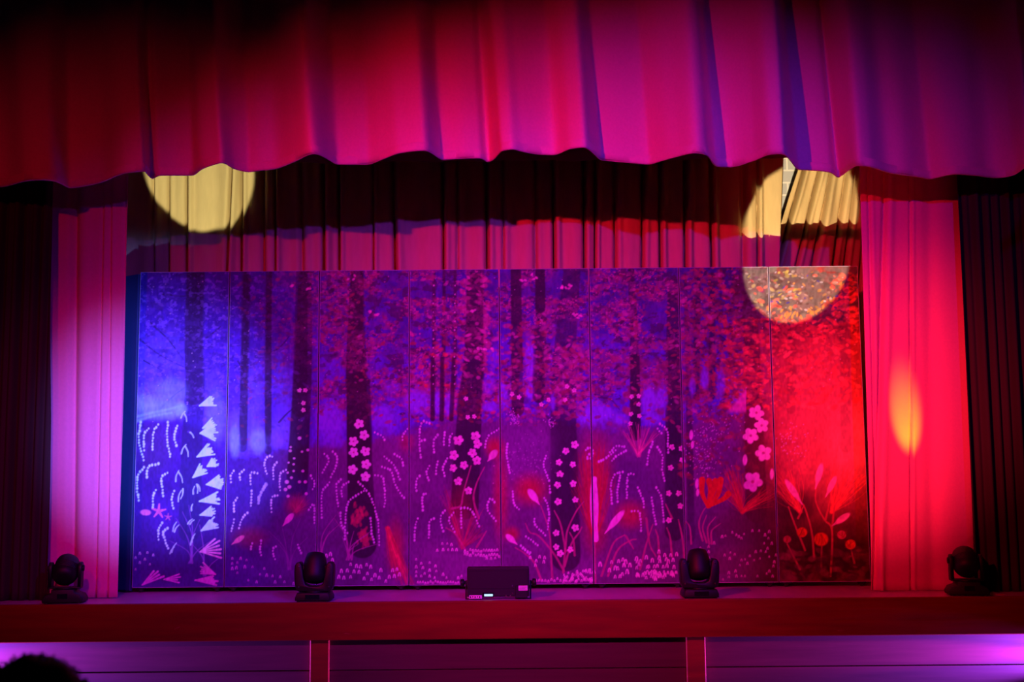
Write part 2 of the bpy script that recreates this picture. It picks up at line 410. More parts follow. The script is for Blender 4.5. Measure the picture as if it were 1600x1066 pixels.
def bez(pts, n=24):
    """smooth polyline through the points"""
    P = np.array(pts, float)
    if len(P) == 2: return P[0] + (P[1] - P[0]) * np.linspace(0, 1, n)[:, None]
    Q = np.vstack([2 * P[0] - P[1], P, 2 * P[-1] - P[-2]]); out = []
    for i in range(1, len(Q) - 2):
        for t in np.linspace(0, 1, n, endpoint=False):
            a, b, c, d = Q[i - 1], Q[i], Q[i + 1], Q[i + 2]
            out.append(0.5 * (2 * b + (c - a) * t + (2 * a - 5 * b + 4 * c - d) * t * t + (3 * b - a - 3 * c + d) * t ** 3))
    out.append(P[-1]); return np.array(out)
def stroke(pts, w0, w1, col, a=1.0, soft=1.0):
    P = bez(pts, 8); n = len(P)
    wm = max(w0, w1) + soft + 2
    x0, y0 = P.min(0) - wm; x1, y1 = P.max(0) + wm
    sl = win(x0, y0, x1, y1)
    X, Y = PX[sl], PY[sl]
    if X.size == 0: return
    m = np.zeros_like(X)
    for i in range(n - 1):
        p, q = P[i], P[i + 1]; d = q - p; L = d @ d + 1e-9
        t = np.clip(((X - p[0]) * d[0] + (Y - p[1]) * d[1]) / L, 0, 1)
        dist = np.hypot(X - p[0] - t * d[0], Y - p[1] - t * d[1])
        ww = w0 + (w1 - w0) * ((i + t) / (n - 1))
        m = np.maximum(m, 1 - sm(ww / 2 - soft / 2, ww / 2 + soft / 2, dist))
    put(sl, m * a, col)
def dots(pts, r=1.3, col=(0.80, 0.82, 0.92), gap=4.6, a=0.95):
    P = bez(pts, 30); s = np.r_[0, np.cumsum(np.hypot(*np.diff(P, axis=0).T))]
    for d in np.arange(0, s[-1], gap):
        x, y = np.interp(d, s, P[:, 0]), np.interp(d, s, P[:, 1])
        rr = 1.15 * r * rg.uniform(0.75, 1.2)
        ell(x + rg.normal(0, .3), y + rg.normal(0, .3), rr, rr * 1.25, 0, col, a, 0.8)

WHITE = (0.88, 0.88, 0.90)
RUST = (0.62, 0.22, 0.20)
RED = (0.62, 0.05, 0.07)
# sky: deep blue above, paler toward the horizon; the wood turns autumnal at the right end
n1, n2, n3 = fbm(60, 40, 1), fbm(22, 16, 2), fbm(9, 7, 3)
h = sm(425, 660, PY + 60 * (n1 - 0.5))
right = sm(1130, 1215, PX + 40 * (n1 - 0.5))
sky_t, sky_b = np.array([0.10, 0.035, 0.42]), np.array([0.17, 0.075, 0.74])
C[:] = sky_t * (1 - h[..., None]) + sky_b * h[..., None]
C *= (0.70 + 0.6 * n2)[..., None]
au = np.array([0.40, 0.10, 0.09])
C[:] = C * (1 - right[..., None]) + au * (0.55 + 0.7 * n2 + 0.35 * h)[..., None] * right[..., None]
# pale lights between the trunks
for (x, y, rx, ry, a) in [(245, 625, 40, 28, .75), (275, 640, 26, 18, .6), (255, 560, 40, 40, .35), (330, 640, 20, 60, .35), (370, 680, 14, 35, .6), (402, 690, 16, 26, .75), (440, 680, 20, 26, .65), (395, 620, 16, 50, .4), (445, 600, 14, 60, .35),
                          (518, 660, 22, 30, .95), (515, 590, 18, 40, .4), (600, 655, 20, 28, .75), (612, 605, 14, 16, .5), (660, 625, 22, 24, .9), (702, 630, 16, 20, .9), (765, 635, 10, 8, .9), (785, 615, 6, 20, .8),
                          (831, 610, 9, 14, .8), (829, 560, 9, 36, .5), (790, 620, 9, 22, .8), (918, 650, 20, 20, 1.), (935, 635, 14, 16, .9), (955, 655, 24, 14, .7), (1012, 610, 16, 14, .9), (1030, 612, 14, 20, .9), (1020, 645, 22, 14, .7),
                          (985, 600, 10, 12, .6), (1101, 595, 9, 22, .7), (1130, 600, 10, 28, .7), (1150, 625, 14, 18, .9), (1080, 600, 8, 20, .6)]:
    ell(x, y, rx, ry, 0, (0.34, 0.34 if x < 420 else 0.26, 0.90), a * 0.85, 1.1)
# ground
gx = [200, 250, 290, 340, 358, 400, 450, 500, 540, 640, 700, 780, 850, 905, 925, 1000, 1060, 1130, 1200, 1260, 1372]
gy = [660, 650, 662, 690, 705, 708, 700, 690, 688, 672, 652, 650, 645, 662, 662, 668, 660, 640, 680, 740, 700]
gl = np.interp(PX[0], gx, gy)[None, :]
g = sm(-10, 14, PY - gl + 26 * (n3 - 0.5))
gc = np.array([0.27, 0.10, 0.36]) * (0.68 + 0.5 * n1)[..., None]
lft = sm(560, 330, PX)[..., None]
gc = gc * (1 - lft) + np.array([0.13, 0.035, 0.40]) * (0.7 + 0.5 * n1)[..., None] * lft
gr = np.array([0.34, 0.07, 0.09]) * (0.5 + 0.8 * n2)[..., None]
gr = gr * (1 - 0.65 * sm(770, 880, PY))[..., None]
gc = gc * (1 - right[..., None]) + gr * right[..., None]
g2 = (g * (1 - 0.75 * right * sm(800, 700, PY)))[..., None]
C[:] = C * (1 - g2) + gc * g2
ell(1290, 700, 60, 90, 0, (0.80, 0.30, 0.26), .55, 1.3)
ell(1330, 690, 34, 60, 0, (0.90, 0.45, 0.42), .6, 1.3)
ell(1275, 600, 60, 70, 0, (0.74, 0.26, 0.24), .45, 1.3)
ell(1240, 790, 34, 24, 0, (0.10, 0.03, 0.04), .8, 1.2)
# trunks
TR = (0.060, 0.030, 0.085)
def trunk(pts, w0, w1, a=0.9, col=TR):
    stroke(pts, w0, w1, col, a, 3.0)
trunk([(306, 420), (303, 520), (305, 600), (300, 690), (296, 830)], 28, 34, .75, (0.07, 0.04, 0.24))
ell(306, 450, 14, 40, 0, (0.03, 0.02, 0.12), .5, 1.0)
for p, w0, w1, a in [([(386, 420), (383, 560), (379, 700)], 11, 14, .7), ([(421, 420), (419, 560), (419, 705)], 9, 11, .75), ([(477, 420), (474, 560), (464, 760)], 20, 34, .85),
                     ([(558, 420), (555, 560), (560, 660), (566, 850)], 19, 45, .93), ([(678, 420), (678, 560), (676, 655)], 5, 7, .9), ([(694, 420), (693, 560), (690, 655)], 5, 7, .85), ([(711, 420), (711, 560), (705, 655)], 5, 7, .9),
                     ([(743, 420), (742, 560), (734, 640), (726, 790)], 26, 44, .9), ([(806, 420), (807, 520), (809, 640)], 15, 20, .88), ([(844, 420), (845, 520), (842, 620)], 14, 19, .9), ([(894, 420), (885, 520), (880, 620), (884, 870)], 26, 46, .72),
                     ([(986, 420), (991, 540), (993, 680)], 10, 17, .9), ([(1052, 440), (1052, 560), (1054, 830)], 16, 30, .8), ([(1070, 430), (1075, 560), (1080, 840)], 5, 12, .7),
                     ([(1090, 420), (1088, 620)], 9, 11, .75), ([(1113, 430), (1112, 620)], 9, 11, .7), ([(1170, 430), (1175, 560), (1182, 800)], 18, 34, .7),
                     ([(1320, 430), (1322, 700)], 16, 16, .25), ([(1240, 430), (1236, 640)], 12, 14, .25)]:
    trunk(p, w0, w1, a, TR if p[0][0] < 1140 else (0.14, 0.02, 0.03))
# branches
for p in [[(218, 530), (250, 555), (300, 580)], [(235, 505), (262, 530), (285, 560)], [(218, 560), (255, 580)], [(240, 650), (270, 620), (290, 605)], [(320, 530), (340, 515), (345, 510)], [(325, 580), (340, 565), (352, 570)],
          [(255, 460), (290, 463), (318, 455)], [(400, 500), (418, 515)], [(420, 555), (440, 540), (452, 525)], [(436, 660), (450, 645), (470, 630)], [(372, 565), (385, 585)], [(590, 590), (560, 600)], [(760, 590), (740, 625)],
          [(1060, 600), (1085, 580)], [(1115, 560), (1140, 530)], [(1120, 520), (1145, 540)], [(935, 620), (955, 625), (968, 640)], [(995, 650), (1010, 648), (1030, 640)]]:
    stroke(p, 3.2, 1.2, (0.05, 0.03, 0.14), .7, 1.2)
# foliage dabs
def leafcloud(n, x0, x1, y0, y1, cols, r0, r1, a0=.5, a1=.95, dens=None):
    for _ in range(n):
        x, y = rg.uniform(x0, x1), rg.uniform(y0, y1)
        if dens is not None and rg.random() > dens(x, y): continue
        r = rg.uniform(r0, r1); c = np.array(cols[rg.integers(len(cols))]) * rg.uniform(.75, 1.2)
        ell(x, y, r * rg.uniform(1, 1.9), r * rg.uniform(.6, 1), rg.uniform(-.9, .9), np.clip(c, 0, .95), rg.uniform(a0, a1), .7)
band = fbm(46, 26, 20)
def bd_(x, y):
    i, j = int((y - RY0) * SS), int((x - RX0) * SS)
    return float(np.clip((band[min(H_ - 1, max(0, i)), min(W_ - 1, max(0, j))] - 0.36) * 4.5, 0.03, 1))
PUR = [(0.20, 0.07, 0.26), (0.26, 0.08, 0.22), (0.36, 0.09, 0.18)]
OCH = [(0.42, 0.14, 0.15), (0.48, 0.18, 0.16), (0.36, 0.09, 0.12), (0.52, 0.22, 0.24)]
DRK = [(0.10, 0.04, 0.10), (0.16, 0.06, 0.14)]
def wash(mask, col, a=1.0):
    global C
    m_ = (mask * a)[..., None]; C = C * (1 - m_) + np.array(col) * m_
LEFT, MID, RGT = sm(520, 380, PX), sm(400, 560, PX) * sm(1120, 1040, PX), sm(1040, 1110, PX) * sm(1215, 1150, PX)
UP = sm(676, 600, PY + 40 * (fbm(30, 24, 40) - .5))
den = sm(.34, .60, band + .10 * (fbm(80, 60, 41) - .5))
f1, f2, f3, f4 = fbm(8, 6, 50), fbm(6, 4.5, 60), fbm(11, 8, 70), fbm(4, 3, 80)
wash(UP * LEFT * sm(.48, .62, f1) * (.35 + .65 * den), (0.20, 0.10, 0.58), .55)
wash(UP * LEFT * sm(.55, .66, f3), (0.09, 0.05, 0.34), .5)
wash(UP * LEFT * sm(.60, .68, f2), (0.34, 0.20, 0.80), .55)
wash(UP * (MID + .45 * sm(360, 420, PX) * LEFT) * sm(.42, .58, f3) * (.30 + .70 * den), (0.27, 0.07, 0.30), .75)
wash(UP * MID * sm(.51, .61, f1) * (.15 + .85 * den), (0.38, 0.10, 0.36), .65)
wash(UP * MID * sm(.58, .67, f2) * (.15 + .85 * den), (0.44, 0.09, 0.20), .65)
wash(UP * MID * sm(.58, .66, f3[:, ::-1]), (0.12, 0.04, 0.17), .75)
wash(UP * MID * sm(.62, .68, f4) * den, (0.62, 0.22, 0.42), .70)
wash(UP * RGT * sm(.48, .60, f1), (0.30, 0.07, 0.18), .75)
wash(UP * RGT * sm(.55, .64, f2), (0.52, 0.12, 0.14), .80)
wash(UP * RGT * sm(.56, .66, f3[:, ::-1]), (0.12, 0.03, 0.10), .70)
PUR = [(0.36, 0.10, 0.30), (0.30, 0.08, 0.28), (0.42, 0.12, 0.26)]
OCH = [(0.46, 0.12, 0.22), (0.50, 0.16, 0.34), (0.44, 0.10, 0.16), (0.54, 0.20, 0.44)]
DRK = [(0.10, 0.03, 0.13), (0.14, 0.05, 0.16)]
leafcloud(220, 212, 500, 424, 690, [(0.24, 0.12, 0.60), (0.36, 0.20, 0.78), (0.12, 0.06, 0.36)], 1.2, 3.4, .25, .6)
leafcloud(260, 370, 500, 424, 690, PUR, 1.2, 3.4, .3, .7, bd_)
leafcloud(1300, 490, 1065, 424, 655, PUR, 1.2, 3.6, .3, .75, bd_)
leafcloud(900, 490, 1065, 424, 660, OCH, 1.2, 3.4, .35, .85, bd_)
leafcloud(420, 640, 925, 520, 655, OCH, 1.4, 4.0, .4, .9)
leafcloud(420, 490, 1065, 430, 655, DRK, 1.2, 3.6, .4, .8, bd_)
leafcloud(420, 1062, 1160, 424, 660, PUR + OCH, 1.4, 4.0, .4, .85)
leafcloud(330, 1150, 1345, 420, 505, [(0.21, 0.19, 0.18), (0.17, 0.15, 0.15), (0.24, 0.18, 0.19)], 3, 9, .6, .95)
leafcloud(1000, 1130, 1345, 430, 640, [(0.80, 0.20, 0.14), (0.86, 0.28, 0.20), (0.70, 0.15, 0.12)], 1.6, 4.6, .35, .85, lambda x, y: 1 if y > 498 or x > 1300 else .12)
leafcloud(300, 1120, 1345, 424, 530, [(0.14, 0.07, 0.06), (0.17, 0.10, 0.09)], 1.2, 3.2, .3, .65)
leafcloud(60, 1150, 1250, 424, 505, [(0.44, 0.40, 0.14), (0.40, 0.36, 0.20), (0.34, 0.32, 0.32)], 1.4, 3.2, .7, .95)
leafcloud(35, 1230, 1330, 424, 490, [(0.46, 0.30, 0.12), (0.38, 0.31, 0.29)], 1.4, 2.8, .6, .9)
for _ in range(34):
    q = rg.uniform(.35, 2.2); ell(1243 + 79 * math.cos(q) + rg.normal(0, 4), 415 + 79 * math.sin(q) + rg.normal(0, 4), 1.6, 3.8, rg.uniform(-.5, .9), (0.58, 0.31, 0.10), .85, .7)
leafcloud(30, 1200, 1330, 424, 490, [(0.12, 0.10, 0.42), (0.42, 0.42, 0.5)], 1.0, 2.2, .7, .95)
leafcloud(260, 1062, 1200, 560, 760, [(0.30, 0.08, 0.14), (0.5, 0.12, 0.16)], 1.6, 4.5, .3, .7)
leafcloud(150, 722, 764, 430, 560, [(0.62, 0.20, 0.40), (0.52, 0.14, 0.30)], 1.6, 3.8, .5, .9)
leafcloud(46, 650, 780, 540, 660, [(0.66, 0.16, 0.14)], 1.6, 4.2, .5, .9)
leafcloud(70, 960, 1045, 560, 650, [(0.42, 0.12, 0.26), (0.30, 0.08, 0.22)], 3, 6, .5, .9)
# clear light low between the trunks
for (x, y, rx, ry, a) in [(250, 640, 34, 16, .75), (270, 610, 24, 20, .45), (338, 650, 14, 40, .35), (367, 690, 8, 24, .7), (404, 690, 12, 18, .7), (432, 688, 14, 12, .5), (515, 655, 20, 22, .85), (520, 690, 20, 10, .5), (598, 650, 14, 12, .5), (612, 605, 12, 10, .4),
                          (652, 628, 20, 18, .85), (684, 630, 6, 20, .85), (701, 632, 6, 18, .8), (766, 636, 12, 7, .8), (764, 600, 10, 16, .5), (786, 618, 8, 16, .8), (828, 612, 7, 12, .85), (828, 565, 8, 30, .7), (771, 560, 9, 16, .5), (815, 600, 4, 20, .5),
                          (864, 628, 4, 14, .7), (924, 648, 11, 16, .95), (942, 645, 16, 12, .85), (968, 655, 12, 8, .6), (1014, 628, 12, 24, .9), (1034, 622, 10, 18, .8), (1018, 655, 14, 10, .7), (1101, 592, 6, 16, .8), (1082, 605, 5, 14, .6), (1127, 600, 6, 22, .6)]:
    ell(x, y, rx, ry, 0, (0.34, 0.50 if x < 420 else 0.22, 0.94), a, .8)
wash(((PX > 1134) & (PX < 1166)).astype(float) * sm(648, 640, PY) * sm(0, 10, PY - (642 - (PX - 1134) * 1.25)), (0.72, 0.20, 0.62), .85)
for p in [[(212, 652), (235, 646), (262, 640), (284, 634)], [(214, 658), (240, 650), (268, 645)]]: stroke(p, 5, 3, (0.45, 0.75, 0.95), .6, 4)
ell(228, 628, 18, 12, 0, (0.42, 0.55, 0.95), .5, 1.0)
ell(282, 640, 9, 10, 0, (0.45, 0.75, 0.95), .6, 1.0)
leafcloud(160, 500, 1060, 590, 665, OCH + PUR, 1.4, 3.6, .5, .9)
for p, w0, w1, a in [([(560, 600), (562, 690)], 36, 40, .7), ([(676, 560), (676, 655)], 6, 7, .8), ([(691, 560), (690, 655)], 6, 7, .8), ([(709, 560), (705, 655)], 6, 7, .8), ([(742, 440), (740, 560), (732, 640)], 24, 38, .62), ([(806, 424), (807, 500)], 16, 17, .8),
                     ([(844, 424), (844, 482)], 15, 16, .85), ([(842, 520), (841, 620)], 16, 18, .5), ([(808, 540), (809, 640)], 16, 18, .5), ([(992, 560), (993, 680)], 15, 16, .8), ([(1053, 540), (1054, 700)], 18, 22, .6), ([(558, 424), (556, 600)], 20, 34, .45), ([(472, 424), (468, 640)], 18, 24, .5), ([(306, 420), (303, 520), (304, 620)], 27, 28, .42), ([(383, 424), (380, 690)], 11, 12, .4), ([(420, 424), (419, 690)], 9, 10, .45)]:
    trunk(p, w0, w1, a)
leafcloud(70, 720, 764, 430, 592, [(0.60, 0.20, 0.44), (0.50, 0.14, 0.34)], 1.6, 3.8, .5, .9)
leafcloud(60, 545, 575, 440, 600, OCH + PUR, 1.4, 3.4, .4, .8); leafcloud(50, 985, 1000, 450, 640, OCH, 1.2, 2.8, .5, .9); leafcloud(60, 1040, 1066, 470, 680, OCH, 1.2, 3.0, .5, .9); leafcloud(70, 790, 860, 500, 640, OCH, 1.6, 4, .5, .9); leafcloud(80, 870, 915, 540, 650, OCH, 1.8, 4.4, .5, .9)
for (x, y) in [(580, 486), (590, 492), (758, 546), (768, 545), (748, 547), (886, 450), (893, 448), (878, 449), (815, 437), (832, 434), (902, 492), (908, 494), (548, 434), (480, 450), (455, 447), (738, 487)]:
    for q in range(3): ell(x + rg.normal(0, 3), y + rg.normal(0, 2), 2.6, 1.7, rg.uniform(-1, 1), (0.82, 0.42, 0.66), .8, .7)
# lights strung on the thin trunks, flecks everywhere
for x in (678, 711): dots([(x, 446), (x - 1, 600)], .9, WHITE, 14, .8)
for _ in range(200):
    x, y = rg.uniform(215, 1340), rg.uniform(430, 660)
    ell(x, y, rg.uniform(.6, 1.2), rg.uniform(.6, 1.1), 0, (0.75, 0.6, 0.78), rg.uniform(.3, .75), .8)
for (cx, cy, rx, ry, n) in [(826, 720, 40, 42, 90), (1100, 715, 30, 40, 120), (1240, 690, 26, 26, 60), (1120, 670, 40, 20, 60), (803, 655, 10, 14, 40), (860, 660, 10, 10, 30)]:
    for _ in range(n): ell(cx + rg.normal(0, rx / 2), cy + rg.normal(0, ry / 2), .9, 1.1, 0, (0.72, 0.55, 0.80), rg.uniform(.5, .95), .8)
# hills of low shrubs: darker and lighter sweeps on the ground
for (x, y, rx, ry, c, a) in [(240, 700, 30, 40, (0.16, 0.09, 0.30), .5), (430, 770, 60, 30, (0.10, 0.06, 0.42), .5), (620, 740, 40, 50, (0.30, 0.12, 0.36), .5), (690, 820, 50, 22, (0.20, 0.08, 0.30), .5),
                             (826, 715, 44, 46, (0.32, 0.15, 0.42), .6), (790, 790, 18, 40, (0.36, 0.12, 0.36), .4), (960, 735, 40, 20, (0.16, 0.07, 0.26), .6), (1000, 780, 45, 50, (0.15, 0.06, 0.28), .6), (1095, 830, 26, 50, (0.16, 0.06, 0.32), .5),
                             (1165, 820, 50, 30, (0.18, 0.04, 0.12), .6), (460, 850, 30, 60, (0.24, 0.10, 0.36), .4), (560, 830, 26, 46, (0.10, 0.04, 0.16), .55), (720, 880, 60, 30, (0.34, 0.15, 0.42), .6), (1150, 880, 60, 25, (0.30, 0.08, 0.20), .4),
                             (885, 760, 24, 95, (0.08, 0.03, 0.12), .75), (730, 720, 30, 55, (0.09, 0.03, 0.13), .6), (1050, 790, 14, 60, (0.09, 0.04, 0.14), .5), (300, 800, 18, 60, (0.08, 0.05, 0.30), .6), (1180, 700, 20, 60, (0.22, 0.03, 0.05), .6)]:
    ell(x, y, rx, ry, 0, c, a, 1.2)
# warm glows and plumes
def plume(x0, y0, tips, col, wd=6, a=.55, n=26):
    for (tx, ty) in tips:
        for _ in range(n):
            ex, ey = tx + rg.normal(0, wd), ty + rg.normal(0, wd)
            mx, my = (x0 + ex) / 2 + rg.normal(0, wd * .4), (y0 + ey) / 2 + rg.normal(0, wd * .4)
            stroke([(x0 + rg.normal(0, 1.5), y0 + rg.normal(0, 1.5)), (mx, my), (ex, ey)], 1.6, .7, np.array(col) * rg.uniform(.7, 1.25), a * rg.uniform(.4, 1), 1.2)
for (x, y, rx, ry, a) in [(828, 765, 22, 20, .8), (773, 700, 12, 14, .8), (782, 770, 10, 60, .6), (985, 805, 20, 18, .7), (930, 740, 22, 50, .65), (930, 830, 16, 30, .5), (462, 790, 14, 14, .5), (800, 835, 10, 10, .7), (720, 800, 18, 40, .3), (618, 855, 12, 36, .6), (635, 690, 10, 14, .4), (390, 840, 24, 14, .35)]:
    ell(x, y, rx, ry, 0, RED, a, 1.6)
plume(930, 845, [(915, 715), (935, 700), (950, 745), (905, 760)], RED, 7, .5)
plume(605, 825, [(630, 905), (640, 915), (620, 890)], (0.75, 0.10, 0.18), 6, .5)
plume(1250, 800, [(1222, 735), (1235, 745), (1215, 760)], (0.92, 0.20, 0.14), 8, .5)
plume(1300, 800, [(1330, 730), (1345, 745), (1310, 725)], (0.92, 0.20, 0.14), 10, .5)
plume(1160, 800, [(1140, 735), (1150, 740), (1135, 760), (1200, 770), (1185, 780)], (0.70, 0.08, 0.10), 7, .5)
plume(723, 855, [(695, 770), (710, 790), (745, 800), (752, 830)], (0.60, 0.08, 0.20), 5, .5, 14)
plume(998, 712, [(975, 675), (985, 668), (997, 662), (1010, 668), (1022, 676), (1005, 690)], (0.72, 0.25, 0.45), 3, .8, 8)
plume(462, 800, [(470, 775), (455, 780), (478, 785)], (0.60, 0.10, 0.28), 5, .4, 14)
for (x, y, rx, ry) in [(562, 800, 9, 15), (556, 812, 8, 10), (568, 838, 9, 15), (571, 845, 7, 10)]:
    for _ in range(40): ell(x + rg.normal(0, rx * .45), y + rg.normal(0, ry * .45), 2.0, 3.2, rg.uniform(-.5, .5), (0.60 * rg.uniform(.7, 1.2), 0.07, 0.20), .6, .7)
# blades of grass and stems
def fan(x, y, tips, col=(0.55, 0.18, 0.50), w0=2.4, a=.75):
    for (tx, ty) in tips:
        mx = x + (tx - x) * .25 + rg.normal(0, 2); my = y + (ty - y) * .55
        stroke([(x + rg.normal(0, 2), y), (mx, my), (tx, ty)], w0, .8, col, a, 1.2)
fan(545, 875, [(522, 810), (528, 800), (535, 840), (553, 830), (560, 850), (575, 835), (590, 850), (580, 830)])
fan(500, 875, [(525, 805), (535, 815), (515, 830), (492, 850)])
fan(300, 880, [(275, 810), (285, 800), (312, 812), (330, 845), (265, 845), (295, 790)], (0.36, 0.16, 0.60))
fan(452, 890, [(440, 820), (470, 810), (420, 830), (480, 840), (435, 850)], (0.42, 0.14, 0.52), 2, .5)
fan(320, 900, [(312, 820), (345, 870), (300, 850)], (0.40, 0.18, 0.66))
for p in [[(880, 895), (884, 850), (887, 828), (900, 800), (912, 784)], [(882, 885), (893, 850), (905, 832), (909, 824)], [(881, 892), (865, 865), (842, 838), (828, 832), (821, 818)], [(884, 862), (876, 820), (866, 798)], [(898, 868), (896, 845), (890, 832)],
          [(863, 905), (861, 870), (858, 830), (845, 790)], [(845, 905), (835, 880), (820, 865), (805, 856)], [(930, 910), (930, 845)], [(940, 900), (958, 850), (976, 836)], [(950, 900), (965, 860), (985, 845), (994, 843)], [(978, 838), (990, 858)],
          [(1000, 890), (1010, 850), (1020, 820)], [(1010, 810), (1015, 850), (1025, 870)], [(1030, 870), (1028, 840), (1024, 828)], [(1050, 870), (1047, 840), (1042, 825)], [(1070, 880), (1066, 840), (1060, 812)], [(1050, 810), (1040, 788)],
          [(706, 795), (720, 790), (724, 770), (736, 728)], [(748, 810), (740, 780), (745, 755), (757, 730)], [(727, 860), (712, 835), (697, 825)], [(745, 855), (760, 830)]]:
    stroke(p, 3.6, 1.8, (0.60, 0.14, 0.36), .8, 1.2)
for p in [[(1098, 845), (1092, 820), (1098, 800), (1106, 790)], [(1104, 848), (1098, 825), (1104, 805)], [(1108, 850), (1106, 825), (1118, 808)], [(1112, 850), (1112, 830), (1126, 818)], [(1080, 850), (1078, 825), (1072, 815)]]:
    stroke(p, 3.2, 1.4, (0.60, 0.16, 0.42), .8, 1.2)
for p in [[(1272, 870), (1268, 830), (1258, 795), (1252, 785)], [(1258, 860), (1240, 815), (1232, 792)], [(1298, 900), (1300, 830), (1288, 812), (1275, 785), (1275, 760)], [(1300, 825), (1305, 790), (1318, 775)], [(1290, 812), (1300, 770)], [(1247, 810), (1256, 790)],
          [(1335, 880), (1330, 860)], [(1250, 890), (1230, 850)], [(1283, 890), (1284, 850)]]:
    stroke(p, 3.4, 2.0, (0.72, 0.16, 0.17), .8, 1.2)
leafcloud(160, 1218, 1362, 860, 915, [(0.10, 0.03, 0.06), (0.30, 0.06, 0.10), (0.40, 0.10, 0.18)], 2, 8, .3, .6)
# five-petalled blossoms
def blossom(x, y, r, col=WHITE, a=1.0):
    t0 = rg.uniform(0, 6.28)
    for q in range(5):
        t = t0 + q * 2 * math.pi / 5 + rg.normal(0, .12)
        ell(x + .56 * r * math.cos(t), y + .56 * r * math.sin(t), r * .50, r * .42, t, col, a, .4)
    ell(x, y, r * .18, r * .18, 0, (0.55, 0.12, 0.30), .8, .8)
for x, y in [(561, 662.6), (569, 680), (552, 690), (552.5, 707), (571, 705), (572, 725.6), (551, 734), (571, 745)]: blossom(x, y, 7.6)
for x, y, r in [(716, 688, 8), (743, 681.5, 7.5), (746, 694, 7), (738, 708, 7), (709, 711.5, 7.5), (745, 720, 7), (725, 727, 6.5), (708, 731.5, 6), (716, 752, 6.5), (732, 767, 6)]: blossom(x, y, r, (0.85, 0.62, 0.78))
for x, y in [(898, 695), (884, 705), (873.5, 722.5), (895, 726), (875, 741), (871, 758), (895.6, 756), (872, 784), (899, 781), (869, 833), (899, 825), (869, 855), (891, 859), (875.6, 865)]: blossom(x, y, rg.uniform(4.6, 6.2), (0.88, 0.66, 0.84))
for x, y in [(1050, 699), (1065, 701), (1066, 719), (1048, 731), (1045, 771), (1060.5, 771), (1063, 791), (1045, 813)]: blossom(x, y, 4.6, (0.82, 0.52, 0.76))
for x, y, r in [(1182, 645, 11.5), (1190, 665, 11), (1173, 681, 12), (1193, 708, 12.5), (1176, 753, 15)]: blossom(x, y, r, (0.88, 0.55, 0.85))
for x, y in [(886, 604), (897, 610), (857, 625), (883, 625), (846, 632), (800, 616), (811, 621), (728, 623), (731, 652), (741, 651), (987, 620), (998, 619), (998, 632), (986, 647), (999, 650), (985, 662), (468, 610), (477, 610), (474, 630), (474, 641)]: blossom(x, y, 3.6, (0.85, 0.6, 0.75))
for x, y, rx, ry in [(1080, 680, 3, 8), (1082, 695, 2.6, 6), (1089, 756, 2.8, 8), (1090, 770, 2.4, 6), (1164, 719, 3.6, 8.5), (1206, 741, 3, 8.5)]: ell(x, y, rx, ry, .05, (0.88, 0.55, 0.85), 1, .5)
# fan-shaped white tulips of the first flat, their fluorescent glow put in as mint
def tulip(ax, ay, bx, by, spread, n=10, col=(0.62, 0.96, 0.92)):
    d = np.array([bx - ax, by - ay]); L = np.hypot(*d); a0 = math.atan2(d[1], d[0])
    for q in range(n):
        t = a0 + spread * (q / (n - 1) - .5); l = L * rg.uniform(.82, 1.16)
        stroke([(ax, ay), (ax + l * .6 * math.cos(t), ay + l * .6 * math.sin(t)), (ax + l * math.cos(t), ay + l * math.sin(t))], 2.0, L * .105, col, .96, 1.2)
z5 = lambda x, y: (200 + x / 3.807, 660 + y / 3.807)
for a, b, s in [((430, 65), (520, 55), 1.15), ((412, 205), (492, 160), .75), ((472, 262), (525, 232), 1.1), ((387, 328), (450, 275), .8), ((468, 370), (555, 355), .95), ((426, 470), (530, 452), .60), ((430, 552), (508, 528), .75), ((436, 645), (518, 596), .70)]:
    tulip(*z5(*a), *z5(*b), s)
tulip(312, 634, 333, 626, .7); tulip(317, 669, 334, 661, .8)
tulip(*z5(430, 770), *z5(545, 745), 1.0, 6, (0.85, 0.50, 0.80)); tulip(*z5(520, 905), *z5(440, 870), .7, 6, (0.80, 0.45, 0.80)); tulip(*z5(400, 940), *z5(520, 940), .45, 6, (0.78, 0.42, 0.78))
tulip(*z5(85, 968), *z5(185, 895), .5, 4, (0.80, 0.45, 0.85)); tulip(*z5(215, 935), *z5(300, 930), .55, 4, (0.80, 0.45, 0.85))
for (x, y, l, t) in [(286, 648, 12, -1.0), (290, 653, 12, 1.3), (287, 702, 16, -1.1), (292, 706, 16, 1.3), (300, 680, 10, 1.0), (277, 744, 18, -1.3), (282, 746, 18, 1.2), (281, 775, 18, -1.3), (284, 772, 16, 1.8), (308, 764, 14, 1.5), (303, 766, 12, -1.4), (311, 763, 10, 1.3), (300, 793, 10, -1.4),
                     (273, 823, 15, -1.2), (276, 826, 13, -1.0), (297, 815, 10, -.8), (300, 816, 9, -.8), (302, 841, 14, -1.2), (300, 846, 12, -1.2), (272, 856, 16, -1.1), (269, 860, 12, -1.0)]:
    dx, dy = l / 2 * math.cos(t), l / 2 * math.sin(t)
    stroke([(x - dx, y - dy), (x + dy * .18, y - dx * .18), (x + dx, y + dy)], 2.6, 1.6, (0.60, 0.80, 0.86), .9, 1.0)  # petal strokes, minted for the same glow
ell(227.6, 801, 8.5, 4.6, .05, (0.80, 0.28, 0.55), 1, .4)
for q in range(5):
    t = q * 1.2566 - 1.5; stroke([(248, 799), (248 + 11 * math.cos(t), 799 + 11 * math.sin(t))], 5, 2.5, (0.76, 0.22, 0.48), 1, 1.0)
    stroke([(262.5, 808), (262.5 + 5.5 * math.cos(t), 808 + 5.5 * math.sin(t))], 2.6, 1.5, (0.70, 0.20, 0.48), .9, 1.0)
